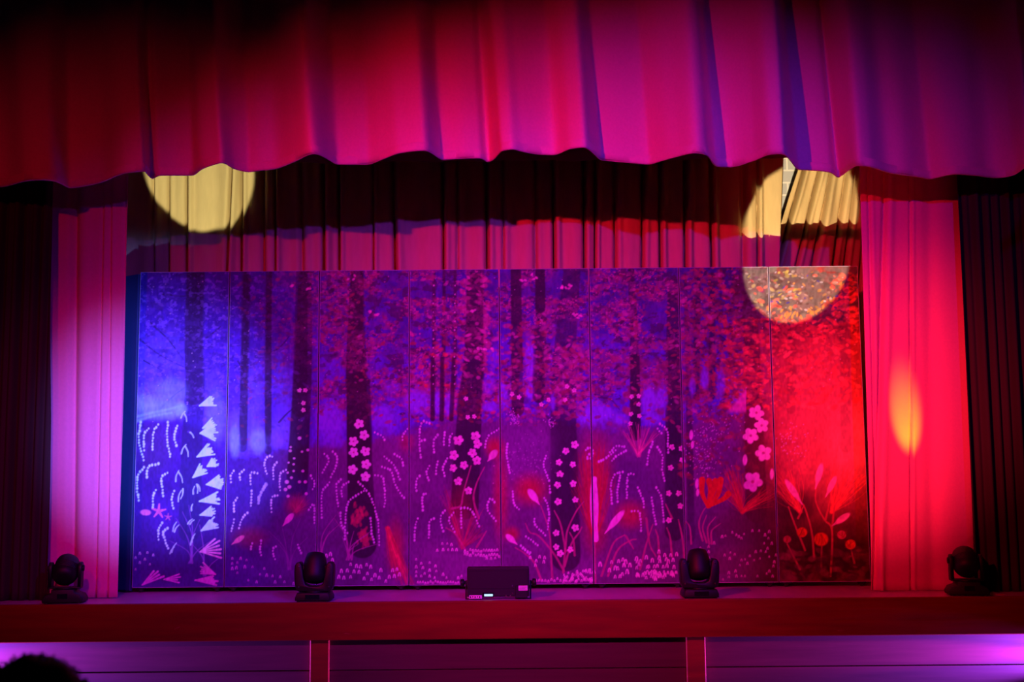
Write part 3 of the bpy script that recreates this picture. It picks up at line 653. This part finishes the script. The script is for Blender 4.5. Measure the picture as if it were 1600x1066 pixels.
# pale spathes
def leaf(x0, y0, x1, y1, wd, col=(0.90, 0.58, 0.86), a=1.0):
    """blunt at (x0,y0), pointed at (x1,y1)"""
    L = math.hypot(x1 - x0, y1 - y0); t = math.atan2(y1 - y0, x1 - x0)
    ell(x0 + (x1 - x0) * .38, y0 + (y1 - y0) * .38, L * .40, wd, t, col, a, .35)
    stroke([(x0 + (x1 - x0) * .4, y0 + (y1 - y0) * .4), (x1, y1)], wd * 1.7, 1.2, col, a, 1.0)
leaf(826, 765, 843, 789, 5.6); leaf(791, 836, 808, 851, 4.8); leaf(974, 799, 945, 834, 5.2); leaf(776, 704, 762, 721, 5.4, (0.85, 0.60, 0.72)); leaf(458, 803, 442, 822, 4.6, (0.85, 0.45, 0.75)); leaf(381, 838, 362, 851, 4.0, (0.80, 0.30, 0.55))
leaf(1228, 751, 1254, 789, 5.0, (0.88, 0.40, 0.72)); leaf(1284, 725, 1274, 764, 5.0, (0.88, 0.42, 0.72)); leaf(1306, 745, 1290, 777, 4.6, (0.88, 0.40, 0.72)); leaf(1327, 803, 1300, 822, 5.0, (0.84, 0.36, 0.66))
stroke([(929, 748), (928, 790), (931, 843)], 7, 9, (0.90, 0.55, 0.86), 1, 1.0); ell(928.5, 790, 6.6, 44, -.02, (0.92, 0.58, 0.88), 1, .15)
stroke([(929, 755), (929, 835)], 1.0, 1.0, (0.70, 0.25, 0.55), .6, 1.0)
# red tulip and small orange blooms
for p in [[(1106, 792), (1097, 770), (1097, 750)], [(1106, 792), (1110, 765), (1108, 752)], [(1108, 792), (1122, 772), (1126, 750)], [(1106, 792), (1130, 780), (1138, 772)], [(1106, 790), (1115, 768), (1118, 752)]]:
    stroke(p, 5, 10, (0.72, 0.11, 0.04), 1, 1.4)
for x, y, r, c in [(1253, 832, 8, (0.80, 0.22, 0.04)), (1283, 843, 11, (0.80, 0.22, 0.04)), (1329, 851, 8, (0.80, 0.24, 0.04)), (1315, 836, 7, (0.66, 0.16, 0.20)), (1230, 843, 6, (0.60, 0.14, 0.16))]:
    ell(x, y, r, r * .95, 0, c, 1, .3)
    for q in range(5): stroke([(x + rg.normal(0, r * .5), y - r * .7), (x + rg.normal(0, r * .4), y + r * .6)], 1.1, 1.1, (0.40, 0.06, 0.02), .6, 1.0)
# dotted drooping sprays, read panel by panel
def Z(x0, k, pts): return [(x0 + x / k, 660 + y / k) for x, y in pts]
DD = (0.80, 0.80, 0.95)
for p in [[(75, 0), (65, 110), (95, 230)], [(125, 35), (95, 80), (98, 175)], [(180, 15), (150, 60), (145, 170)], [(238, 0), (232, 100), (255, 220)], [(295, 20), (275, 80), (290, 150)], [(180, 245), (120, 270), (112, 335)], [(95, 268), (58, 320), (55, 400), (65, 470)],
          [(235, 300), (200, 330), (210, 440)], [(165, 405), (150, 440), (148, 510)], [(275, 410), (260, 450), (272, 520)], [(205, 600), (180, 640), (182, 705)], [(235, 630), (208, 660), (240, 755)]]: dots(Z(200, 3.807, p), 1.5, (0.72, 0.94, 0.95))  # these dots carry the glow as a mint tint too
for p in [[(630, 290), (612, 320), (612, 365)], [(690, 285), (665, 310), (668, 355)], [(770, 300), (730, 305), (730, 380)], [(860, 205), (830, 205), (810, 250), (830, 320)], [(885, 240), (865, 270), (865, 350)], [(940, 285), (905, 310), (905, 420)], [(735, 410), (732, 500)],
          [(890, 435), (855, 450), (853, 540)], [(650, 450), (630, 480), (630, 540)], [(630, 580), (615, 650)], [(710, 540), (680, 570), (660, 630)], [(740, 720), (728, 765)], [(790, 705), (785, 770), (800, 805)], [(880, 740), (860, 760), (880, 830)], [(1085, 320), (1110, 360), (1100, 400)], [(1075, 520), (1105, 490), (1110, 600)], [(1010, 730), (1030, 780)]]: dots(Z(200, 3.807, p), 1.3, DD)
dots(Z(200, 3.807, [(820, 370), (785, 430), (775, 485)]), 1.9, (0.6, 0.6, 0.85))
for x, y, r in [(965, 170, 2.6), (968, 148, 2), (955, 240, 1.8), (988, 215, 2), (950, 300, 2), (985, 250, 2), (985, 290, 2), (945, 355, 3.4), (972, 330, 2.4), (960, 385, 3.2), (937, 400, 3), (952, 440, 2.6), (1020, 95, 3), (1055, 355, 2.8), (1020, 355, 2.6), (1060, 425, 2.6), (1040, 290, 2.4), (1070, 165, 2.4), (1035, 175, 2)]:
    ell(*Z(200, 3.807, [(x, y)])[0], r, r * .9, 0, (0.82, 0.55, 0.85), .95, .5)
for p in [[(65, 190), (90, 220), (50, 305)], [(115, 175), (140, 205), (130, 270), (100, 325)], [(95, 360), (50, 420), (48, 570)], [(160, 340), (135, 380), (145, 500)], [(210, 355), (170, 380), (170, 450)], [(265, 355), (310, 400), (350, 470), (385, 600), (390, 740)], [(300, 410), (210, 470), (190, 580), (185, 700)],
          [(340, 570), (345, 650), (360, 730)], [(365, 60), (415, 90), (420, 120)], [(365, 315), (410, 330), (425, 420), (420, 520)], [(405, 265), (460, 290), (490, 380), (545, 460)], [(420, 205), (480, 260), (515, 350)], [(480, 190), (525, 220), (535, 270)], [(560, 40), (530, 80), (530, 110)], [(160, 540), (165, 610), (200, 660)],
          [(690, 5), (640, 5), (630, 130), (640, 225)], [(660, 105), (630, 115)], [(740, 75), (715, 110), (718, 180)], [(780, 60), (773, 140)], [(825, 70), (808, 100), (808, 150)], [(690, 260), (670, 300), (690, 355)], [(740, 235), (728, 280), (730, 325)], [(795, 215), (770, 265), (782, 330)], [(630, 320), (612, 350), (610, 410)],
          [(670, 425), (648, 440), (650, 530)], [(620, 575), (605, 620), (600, 710)], [(715, 575), (690, 590), (685, 690)], [(780, 525), (755, 570), (770, 650)], [(835, 540), (805, 580), (845, 665)], [(875, 515), (880, 635)], [(880, 510), (935, 520), (985, 620)], [(1075, 475), (1050, 455), (1035, 520), (1090, 595)], [(1105, 40), (1040, 80), (1020, 150)]]:
    dots(Z(490, 3.807, p), 1.35, (0.80, 0.74, 0.92), 4.9)
for p in [[(735, 295), (690, 310), (665, 370), (670, 500)], [(720, 315), (705, 400), (705, 480)], [(800, 310), (765, 320), (758, 460)], [(825, 390), (860, 480), (855, 520)], [(790, 530), (835, 540), (845, 660)], [(905, 450), (920, 540), (935, 610)], [(935, 390), (965, 450), (980, 600)], [(915, 115), (890, 180), (880, 250)],
          [(940, 150), (970, 200), (970, 290), (985, 350)], [(955, 10), (1000, 50), (1005, 180)], [(940, 40), (970, 70)], [(210, 575), (215, 610), (280, 680)], [(130, 735), (185, 790)], [(140, 750), (190, 780)], [(160, 680), (240, 740)], [(270, 450), (295, 520), (290, 640)], [(80, 410), (90, 490), (125, 525)], [(300, 380), (305, 430)],
          [(50, 130), (45, 200), (65, 310)], [(280, 200), (265, 260), (300, 350)], [(660, 180), (700, 140), (755, 150)], [(670, 230), (700, 200), (755, 170)], [(590, 235), (640, 210), (700, 160)], [(515, 165), (535, 150), (555, 170), (550, 210), (520, 215), (535, 190)]]:
    dots(Z(780, 3.807, p), 1.35, (0.78, 0.66, 0.95), 4.6)
# snowdrops: little hooded bells
def bell(x, y, s, col=(0.92, 0.70, 0.90)):
    stroke([(x - s * .5, y + s * .7), (x - s * .3, y - s * .4), (x, y - s * .8), (x + s * .35, y - s * .4), (x + s * .5, y + s * .7)], s * .5, s * .5, col, .95, .9)
z6 = lambda x, y: (490 + x / 3.807, 660 + y / 3.807)
for x, y in [(75, 795), (100, 785), (112, 820), (220, 845), (255, 855), (280, 858), (315, 848), (340, 860), (165, 885), (200, 882), (240, 888), (270, 890), (320, 900), (365, 910), (400, 880), (390, 925), (345, 935), (300, 930), (220, 920), (180, 925), (150, 920), (430, 945), (470, 880), (495, 875), (510, 905), (480, 915), (450, 920)]: bell(*z6(x, y), rg.uniform(2.6, 3.6))
for x, y in [(610, 815), (640, 840), (690, 835), (725, 855), (610, 860), (650, 865), (690, 880), (730, 885), (610, 890), (660, 900), (610, 915), (640, 915), (690, 915), (720, 925), (770, 905), (790, 925), (860, 925), (880, 915), (735, 762), (765, 722), (795, 722), (820, 728), (770, 758), (800, 758), (825, 758), (850, 758)]: bell(*z6(x, y), rg.uniform(1.8, 2.8))
for x in range(620, 900, 15): bell(*z6(x, 952 + rg.normal(0, 4)), 2.1)
for x, y in [(x, y + rg.normal(0, 4)) for y in (765, 790) for x in range(900, 1100, 16)] + [(1030, 808), (1055, 810), (1080, 808), (1105, 800)]: bell(*z6(x, y), rg.uniform(2.0, 2.8))
z7 = lambda x, y: (780 + x / 3.807, 660 + y / 3.807)
for x, y in [(185, 805), (240, 800), (270, 805), (215, 850), (265, 830), (220, 825)]: bell(*z7(x, y), 2.8)
for x in range(220, 570, 18): bell(*z7(x, 942 + rg.normal(0, 5)), 2.3)
for _ in range(44):
    x = rg.uniform(370, 570); y = rg.uniform(905 - (x - 370) * .22, 945); bell(*z7(x, y), rg.uniform(1.8, 2.6))
for x, y in [(x + rg.normal(0, 8), y + rg.normal(0, 8)) for y, x0 in ((820, 690), (860, 680), (905, 690)) for x in range(x0, 1050, 27)] + [(950, 770), (985, 790), (1020, 790), (1055, 785), (600, 845), (655, 880)]: bell(*z7(x, y), rg.uniform(2.8, 4.2))
for _ in range(26): bell(*z7(rg.uniform(860, 1055), rg.uniform(885, 940)), rg.uniform(2.2, 3.4))
z8 = lambda x, y: (1060 + x / 3.806, 660 + y / 3.806)
for x, y in [(130, 750), (180, 740), (212, 718), (180, 770), (180, 805), (260, 680), (280, 675), (320, 655), (345, 670), (360, 680), (375, 690), (390, 665), (275, 790), (310, 775), (305, 810), (335, 785), (375, 820), (395, 815), (425, 795), (450, 820), (365, 850), (410, 840), (460, 770), (490, 765), (520, 770), (485, 810), (540, 800), (570, 830), (580, 790), (515, 670), (540, 650),
             (535, 690), (510, 720), (555, 720), (530, 750), (300, 895), (340, 885), (265, 935), (300, 920), (345, 915), (375, 915), (395, 915), (540, 885), (560, 915), (525, 900), (470, 915), (565, 855), (440, 645), (480, 645)]: bell(*z8(x, y), rg.uniform(1.7, 2.8), (0.80, 0.50, 0.74))
for x, y in [(45, 805), (70, 835), (100, 815), (150, 790), (130, 845), (115, 775), (70, 780), (45, 875), (620, 810), (620, 840), (650, 835), (670, 810), (705, 820), (695, 860), (740, 860), (620, 870), (645, 865), (810, 870), (785, 905), (825, 910), (860, 915), (905, 920), (765, 950), (875, 950), (930, 950), (985, 960), (715, 940), (650, 895), (1020, 960)]:
    bell(200 + x / 3.807, 660 + y / 3.807, rg.uniform(1.8, 3.0), (0.74, 0.50, 0.88))
# brush grain
C *= (0.86 + 0.28 * vnoise(2.5, 5, 77))[..., None]
C = np.clip(1.08 * np.power(np.clip(C, 0, 1), 1.38), 0.003, 0.95)

def paint_mat():
    m = bpy.data.materials.new('scenic_paint'); m.use_nodes = True
    nt = m.node_tree; b = nt.nodes['Principled BSDF']
    ca = nt.nodes.new('ShaderNodeVertexColor'); ca.layer_name = 'paint'
    nz = nt.nodes.new('ShaderNodeTexNoise'); nz.inputs['Scale'].default_value = 90; nz.inputs['Detail'].default_value = 4
    tc = nt.nodes.new('ShaderNodeTexCoord'); nt.links.new(tc.outputs['Object'], nz.inputs['Vector'])
    bp = nt.nodes.new('ShaderNodeBump'); bp.inputs['Strength'].default_value = 0.15; bp.inputs['Distance'].default_value = 0.003
    nt.links.new(nz.outputs['Fac'], bp.inputs['Height']); nt.links.new(bp.outputs[0], b.inputs['Normal'])
    nt.links.new(ca.outputs['Color'], b.inputs['Base Color'])
    b.inputs['Roughness'].default_value = 0.62; b.inputs['Specular IOR Level'].default_value = 0.25
    return m
M_PAINT = paint_mat()
def sample(px, py):
    fx = np.clip((px - RX0) * SS - .5, 0, W_ - 1.001); fy = np.clip((py - RY0) * SS - .5, 0, H_ - 1.001)
    ix, iy = fx.astype(int), fy.astype(int); fx = (fx - ix)[..., None]; fy = (fy - iy)[..., None]
    return (C[iy, ix] * (1 - fx) + C[iy, ix + 1] * fx) * (1 - fy) + (C[iy + 1, ix] * (1 - fx) + C[iy + 1, ix + 1] * fx) * fy

xL, xR = at(206, 900, YP).x, at(1361, 900, YP).x
zT = (at(217, 425, YP).z + at(1337, 416, YP).z) / 2
zB = (at(206, 920, YP).z + at(1361, 908, YP).z) / 2
PW = (xR - xL) / 8
FLAT_LABELS = ['painted forest flat with a column of white tulips, at left end of the row',
               'painted forest flat, second from the left, blue with dotted sprays and a lone pink bud',
               'painted forest flat with one thick trunk carrying eight large white blossoms',
               'painted forest flat with three thin trunks and a leaning trunk of pink blossoms',
               'painted forest flat behind right half of floor light box, small blossoms down a dark trunk',
               'painted forest flat with a spiky fan plant and tall pink spike at left edge',
               'painted forest flat with a red tulip and five big pink blossoms',
               'painted red forest flat with small orange blooms, at the right end of the row']
def flat_panel(i, x0, x1):
    root = empty('scenery_flat', ((x0 + x1) / 2, YP + 0.02, ZS))
    tag(root, FLAT_LABELS[i], 'scenery flat', 'painted forest flats in a row')
    hw = (x1 - x0) / 2 - 0.0035
    z0, z1 = zB - ZS, zT - ZS
    step = 0.005
    nx, nz = int(2 * hw / step), int((z1 - z0) / step)
    X, Zz = np.meshgrid(np.linspace(-hw, hw, nx), np.linspace(z1, z0, nz))
    V = np.stack([X, np.full_like(X, -0.02), Zz], -1)
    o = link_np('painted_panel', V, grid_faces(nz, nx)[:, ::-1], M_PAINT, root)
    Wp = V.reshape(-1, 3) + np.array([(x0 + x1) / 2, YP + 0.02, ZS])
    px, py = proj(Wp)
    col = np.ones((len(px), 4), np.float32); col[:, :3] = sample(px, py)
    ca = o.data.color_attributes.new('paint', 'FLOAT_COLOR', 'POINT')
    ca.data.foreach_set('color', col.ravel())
    bm = bmesh.new(); box(bm, -hw, hw, -0.0185, 0.008, z0, z1)
    link('ply_backing', bm, M_BACKPLY, root, False)
    bm = bmesh.new(); e = 0.0035
    box(bm, -hw, -hw + e, -0.0215, 0.045, z0, z1, 0.001, 1); box(bm, hw - e, hw, -0.0225, 0.045, z0, z1, 0.001, 1)
    box(bm, -hw + e, hw - e, -0.021, 0.045, z1 - 0.004, z1, 0.001, 1); box(bm, -hw + e, hw - e, -0.0215, 0.045, z0, z0 + 0.005, 0.001, 1)
    link('timber_edge', bm, M_EDGE, root, False)
    for sx in (-1, 1):
        bm = bmesh.new()
        cx = sx * (hw - 0.06)
        box(bm, cx - 0.03, cx + 0.03, -0.005, 0.055, z0 - 0.012, z0 - 0.0005, 0.002, 1)
        box(bm, cx - 0.022, cx - 0.017, 0.01, 0.04, 0.018, z0 - 0.011); box(bm, cx + 0.017, cx + 0.022, 0.01, 0.04, 0.018, z0 - 0.011)
        c = link('castor', bm, M_BLACK2, root, False)
        bm = bmesh.new()
        lathe(bm, [(0, -.015), (.018, -.015), (.0235, -.010), (.0235, .010), (.018, .015), (0, .015)], Matrix.Translation((cx, 0.025, 0.0235)) @ Matrix.Rotation(R(90), 4, 'Y'), 24)
        link('wheel', bm, M_RUBBER, c)
    return root
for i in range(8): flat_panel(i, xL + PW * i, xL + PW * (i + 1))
# plain return board folded back from the left end of the row
ang = R(38)
rt = empty('return_board', (xL - 0.012, YP + 0.03, ZS), R(180) - ang)
tag(rt, 'narrow plain blue return board folded back from the left end of the flats', 'scenery flat')
bm = bmesh.new(); box(bm, 0.0, 0.22, -0.012, 0.012, 0.012, zT - ZS - 0.01, 0.003, 1)
link('board', bm, M_BLUEPAINT, rt, False)
bm = bmesh.new(); box(bm, 0.02, 0.20, -0.03, 0.03, 0.0, 0.012, 0.002, 1)
link('foot', bm, M_BLACK2, rt, False)

# ------------------------------------------------------------------ moving heads and the centre fixture
def arm_outline(w_, z0, z1, side):
    pts = []
    n = 10
    for q in range(n + 1):
        t = math.pi * q / n
        pts.append((side + w_ / 2 * math.cos(t), z1 - w_ / 2 + w_ / 2 * math.sin(t)))
    return [(side + w_ / 2, z0)] + pts + [(side - w_ / 2, z0)]
def moving_head_round(px, py, label, yaw):
    """slim-armed fixture with a round head"""
    p = at_z(px, py, ZS); r = empty('moving_head_light', (p.x, 8.745, ZS), yaw)
    tag(r, label, 'stage light', 'moving head lights along the stage edge')
    bm = bmesh.new()
    prism(bm, [(-.135, .008), (.135, .008), (.138, .03), (.118, .062), (.078, .075), (.075, .098), (-.075, .098), (-.078, .075), (-.118, .062), (-.138, .03)], -.10, .10, .006)
    b = link('base', bm, M_BLACK, r)
    for sx in (-1, 1):
        for sy in (-1, 1):
            bm = bmesh.new(); lathe(bm, [(0, 0), (.014, 0), (.014, .009), (0, .009)], Matrix.Translation((sx * .11, sy * .08, 0)), 16); link('rubber_foot', bm, M_RUBBER, r)
    bm = bmesh.new(); box(bm, -.035, .035, -.1035, -.1005, .035, .07, .001, 1); link('display', bm, M_LENS, b, False)
    bm = bmesh.new()
    lathe(bm, [(0, .098), (.068, .098), (.068, .108), (0, .108)], Matrix.Identity(4), 32)
    box(bm, -.112, .112, -.045, .045, .100, .113, .005)
    for sx in (-1, 1):
        b2 = bmesh.new(); prism(b2, [(y, z) for y, z in arm_outline(.09, .110, .285, 0)], -.012, .012, .004)
        merge(bm, b2, Matrix.Translation((sx * .1, 0, 0)) @ Matrix.Rotation(R(90), 4, 'Z'))
    y = link('yoke', bm, M_BLACK2, r)
    bm = bmesh.new()
    Mh = Matrix.Translation((0, 0, .229)) @ Matrix.Scale(.95, 4) @ Matrix.Rotation(R(-52), 4, 'X')
    prof = [(0, -.108), (.045, -.106), (.072, -.094), (.086, -.07), (.0895, -.03), (.0895, .02), (.087, .06), (.08, .088), (.074, .096), (.07, .096), (.068, .088), (0, .088)]
    lathe(bm, prof, Mh, 40)
    for q in range(5): lathe(bm, [(.0895, -.05 + q * .014), (.0925, -.048 + q * .014), (.0925, -.044 + q * .014), (.0895, -.042 + q * .014)], Mh, 40)
    h_ = link('head', bm, M_BLACK, r)
    bm = bmesh.new(); lathe(bm, [(.067, .089), (.05, .097), (.025, .101), (0, .102)], Mh, 32); link('lens', bm, M_LENS, h_)
    for sx in (-1, 1):
        bm = bmesh.new(); lathe(bm, [(0, 0), (.022, 0), (.022, .010), (0, .012)], Matrix.Translation((sx * .112, 0, .24)) @ Matrix.Rotation(sx * R(90), 4, 'Y'), 20); link('tilt_knob', bm, M_BLACK, r)
    return r
def moving_head_square(px, py, label, yaw):
    """broad-armed fixture with a domed head"""
    p = at_z(px, py, ZS); r = empty('moving_head_light', (p.x, 8.745, ZS), yaw)
    tag(r, label, 'stage light', 'moving head lights along the stage edge')
    bm = bmesh.new()
    prism(bm, [(-.122, .008), (.122, .008), (.122, .03), (.108, .062), (-.108, .062), (-.122, .03)], -.11, .11, .006)
    b = link('base', bm, M_BLACK, r)
    bm = bmesh.new(); box(bm, -.05, .05, -.1135, -.1105, .018, .05, .001, 1); link('display', bm, M_LENS, b, False)
    for sx in (-1, 1):
        for sy in (-1, 1):
            bm = bmesh.new(); lathe(bm, [(0, 0), (.014, 0), (.014, .009), (0, .009)], Matrix.Translation((sx * .10, sy * .08, 0)), 16); link('rubber_foot', bm, M_RUBBER, r)
    bm = bmesh.new()
    out = [(-.122, .075), (-.134, .11), (-.138, .20), (-.136, .245), (-.122, .268), (-.098, .27), (-.084, .245), (-.072, .16), (-.06, .118), (-.03, .104),
           (.03, .104), (.06, .118), (.072, .16), (.084, .245), (.098, .27), (.122, .268), (.136, .245), (.138, .20), (.134, .11), (.122, .075), (.10, .066), (-.10, .066)]
    prism(bm, out[::-1], -.055, .055, .008)
    lathe(bm, [(0, .058), (.07, .058), (.07, .07), (0, .07)], Matrix.Identity(4), 32)
    y = link('yoke', bm, M_BLACK2, r)
    for sx in (-1, 1):
        for z in (.10, .24):
            bm = bmesh.new(); lathe(bm, [(0, 0), (.006, 0), (.005, .004), (0, .005)], Matrix.Translation((sx * .105, -.055, z)) @ Matrix.Rotation(R(90), 4, 'X'), 12); link('screw', bm, M_STEEL, y)
    bm = bmesh.new()
    Mh = Matrix.Translation((0, 0, .212)) @ Matrix.Rotation(R(-18), 4, 'X')
    prof = [(0, -.092), (.04, -.09), (.066, -.078), (.08, -.05), (.082, -.01), (.08, .05), (.074, .08), (.062, .112), (.056, .118), (.054, .110), (0, .110)]
    lathe(bm, prof, Mh, 40)
    box(bm, -.088, .088, -.03, .03, .19, .245, .006)
    h_ = link('head', bm, M_BLACK, r)
    bm = bmesh.new(); lathe(bm, [(.0535, .111), (.04, .116), (.02, .119), (0, .12)], Mh, 32); link('lens', bm, M_LENS, h_)
    return r
moving_head_round(110, 940, 'round-headed black moving light in front of the left leg curtain', R(8))
moving_head_square(500, 934, 'broad-armed black moving light in front of the second flat from the left', 0)
moving_head_square(1087, 930, 'broad-armed black moving light in front of the flat with the red tulip', 0)
moving_head_round(1491, 925, 'round-headed black moving light in front of the red leg curtain', R(-10))

p = at_z(779, 934, ZS)
lb = empty('floor_light_box', (p.x, 8.74, ZS))
tag(lb, 'wide black floor light box with a lit display, at the centre of the stage edge', 'stage light')
bm = bmesh.new(); box(bm, -.218, .218, -.05, .10, .022, .222, .006)
for q in range(9): box(bm, -.20, .20, .10, .112, .04 + q * .02, .046 + q * .02)
box(bm, -.205, .205, -.0525, -.049, .075, .20, .002, 1)
hs = link('housing', bm, M_BLACK, lb, False)
bm = bmesh.new(); box(bm, .118, .205, -.056, -.0495, .012, .10, .003, 1); link('connector_plate', bm, M_BLACK2, hs, False)
bm = bmesh.new(); box(bm, .142, .206, -.059, -.0565, .062, .097); link('rating_label', bm, M_STICK, lb, False)
bm = bmesh.new()
for q in range(3): box(bm, .148, .200 - .012 * (q % 2), -.0594, -.0588, .070 + q * .008, .0715 + q * .008)
link('label_print', bm, M_PRINT, lb, False)
bm = bmesh.new(); box(bm, -.11, -.03, -.0535, -.0495, .018, .05, .002, 1); dp = link('display_bezel', bm, M_LENS, hs, False)
bm = bmesh.new(); box(bm, -.098, -.038, -.0552, -.0532, .025, .040); link('display', bm, M_DISP, lb, False)
bm = bmesh.new(); box(bm, -.205, -.115, -.0535, -.0495, .008, .032, .002, 1); st = link('sticker', bm, M_STICK, lb, False)
bm = bmesh.new()
for q in range(5): box(bm, -.198 + q * .016, -.19 + q * .016, -.0542, -.0533, .014 + .004 * (q % 2), .026)
link('sticker_print', bm, M_PRINT, st, False)
for sx in (-1, 1):
    bm = bmesh.new()
    a, b = (.222, .232) if sx > 0 else (-.232, -.222)
    box(bm, a, b, -.018, .018, 0.0, .13, .002, 1)
    a, b = (.12, .232) if sx > 0 else (-.232, -.12)
    box(bm, a, b, -.018, .018, 0.0, .006, .001, 1)
    link('bracket', bm, M_BLACK2, lb, False)
for sx in (-1, 1):
    bm = bmesh.new(); lathe(bm, [(0, 0), (.012, 0), (.012, .006), (.026, .010), (.026, .032), (.022, .036), (0, .036)], Matrix.Translation((sx * .232, 0, .115)) @ Matrix.Rotation(sx * R(90), 4, 'Y'), 14); link('clamp_knob', bm, M_BLACK, lb)
for x, z in ((-.235, .095), (.055, .025), (.085, .025), (.10, .095), (.10, .045)):
    bm = bmesh.new(); lathe(bm, [(0, 0), (.006, 0), (.005, .004), (0, .005)], Matrix.Translation((x, -.0500 if x > -.22 else -.018, z)) @ Matrix.Rotation(R(90), 4, 'X'), 12); link('screw', bm, M_STEEL, lb)
# scrap of red tape on the boards
p = at_z(1529, 922, ZS)
bm = bmesh.new(); box(bm, p.x - .025, p.x + .025, 8.72, 8.76, ZS, ZS + .002)
tag(link('tape_scrap', bm, M_TAPE, None, False), 'short scrap of red tape on the boards at the right edge of the stage', 'tape')

# ------------------------------------------------------------------ person in the audience, seen from behind
YH = 2.2
hp = at(48, 1019, YH)
top = hp.z; hx_, hy_ = at(44, 1040, YH).x, YH
pr = empty('person', (hx_, hy_, 0))
tag(pr, 'person with short tousled dark hair watching from the bottom left corner, seen from behind', 'person')
sc = top / 1.50
me = bpy.data.meshes.new('body')
jv = [(0, 0, .80), (0, .0, .98), (0, -.01, 1.14), (0, .0, 1.235), (0, .005, 1.30), (0, .015, 1.38), (0, .02, 1.44),
      (.13, 0, 1.19), (.19, -.01, .95), (.20, .06, .75), (.205, .08, .68), (-.13, 0, 1.19), (-.19, -.01, .95), (-.20, .06, .75), (-.205, .08, .68),
      (.075, 0, .76), (.085, .01, .42), (.085, -.02, .07), (.09, .09, .035), (-.075, 0, .76), (-.085, .01, .42), (-.085, -.02, .07), (-.09, .09, .035)]
je = [(0, 1), (1, 2), (2, 3), (3, 4), (4, 5), (5, 6), (2, 7), (7, 8), (8, 9), (9, 10), (2, 11), (11, 12), (12, 13), (13, 14), (0, 15), (15, 16), (16, 17), (17, 18), (0, 19), (19, 20), (20, 21), (21, 22)]
jr = [.125, .12, .12, .052, .06, .088, .06, .06, .043, .033, .03, .06, .043, .033, .03, .085, .055, .04, .034, .085, .055, .04, .034]
me.from_pydata([tuple(c * sc for c in v) for v in jv], je, [])
body = bpy.data.objects.new('body', me); COL.objects.link(body); body.parent = pr
md = body.modifiers.new('skin', 'SKIN'); me.skin_vertices.data if False else None
if not me.skin_vertices:
    bm = bmesh.new(); bm.from_mesh(me); bm.verts.layers.skin.verify(); bm.to_mesh(me); bm.free()
for q, v in enumerate(me.skin_vertices[0].data):
    v.radius = (jr[q] * sc, jr[q] * sc * (.8 if q < 3 else 1)); v.use_root = (q == 0)
sd = body.modifiers.new('sub', 'SUBSURF'); sd.levels = 2; sd.render_levels = 2
me.materials.append(M_SHIRT)
# hair: cap plus tufts
bm = bmesh.new()
b2 = bmesh.new(); bmesh.ops.create_icosphere(b2, subdivisions=4, radius=1)
rr = random.Random(4)
for v in b2.verts:
    n = v.co.copy()
    k_ = 1 + .035 * math.sin(9 * n.x + 3) * math.cos(8 * n.y) + .03 * math.sin(14 * n.z + 5 * n.x)
    v.co = Vector((n.x * .104, n.y * .112, n.z * .105)) * k_
bmesh.ops.delete(b2, geom=[v for v in b2.verts if v.co.z < -.07 or (v.co.y > .05 and v.co.z < .01)], context='VERTS')
HC = Vector((0, .012, 1.385)) * sc
merge(bm, b2, Matrix.Translation(HC))
for q in range(1400):
    th, ph = rr.uniform(0, 6.283), math.acos(rr.uniform(-.25, 1))
    n = Vector((math.sin(ph) * math.cos(th), math.sin(ph) * math.sin(th), math.cos(ph)))
    if n.y > .5 and n.z < .2: continue
    base = Vector((n.x * .102, n.y * .110, n.z * .103)) + HC
    d = (n + Vector((rr.uniform(-.9, .9) + .5, rr.uniform(-.7, .7), rr.uniform(-.6, .4)))).normalized()
    L = rr.uniform(.006, .016); tip = base + d * L
    mid = (base + tip) / 2 + n * L * .12
    s1 = n.orthogonal().normalized(); s2 = n.cross(s1); wd = rr.uniform(.0012, .0028)
    a = [bm.verts.new(base + (s1 * math.cos(k * 2.094) + s2 * math.sin(k * 2.094)) * wd) for k in range(3)]
    c = [bm.verts.new(mid + (s1 * math.cos(k * 2.094) + s2 * math.sin(k * 2.094)) * wd * .7) for k in range(3)]
    t = bm.verts.new(tip)
    for k in range(3):
        j = (k + 1) % 3
        bm.faces.new((a[k], a[j], c[j], c[k])); bm.faces.new((c[k], c[j], t))
tag(link('hair', bm, M_HAIR, pr), 'short tousled dark hair')
# face, ears
bm = bmesh.new()
b2 = bmesh.new(); bmesh.ops.create_uvsphere(b2, u_segments=24, v_segments=16, radius=1)
for v in b2.verts:
    x, y, z = v.co
    if y > .5 and abs(x) < .22 and -.35 < z < .1: y += .16 * (1 - abs(x) / .22)
    v.co = Vector((x * .078 * (1 - .18 * max(0, -z)), y * .098, z * .115))
merge(bm, b2, Matrix.Translation(Vector((0, .02, 1.355)) * sc))
for sx in (-1, 1):
    b2 = bmesh.new(); bmesh.ops.create_uvsphere(b2, u_segments=12, v_segments=8, radius=1)
    for v in b2.verts: v.co = Vector((v.co.x * .012, v.co.y * .02, v.co.z * .032))
    merge(bm, b2, Matrix.Translation(Vector((sx * .082, .01, 1.345)) * sc))
link('head', bm, M_SKIN, pr)
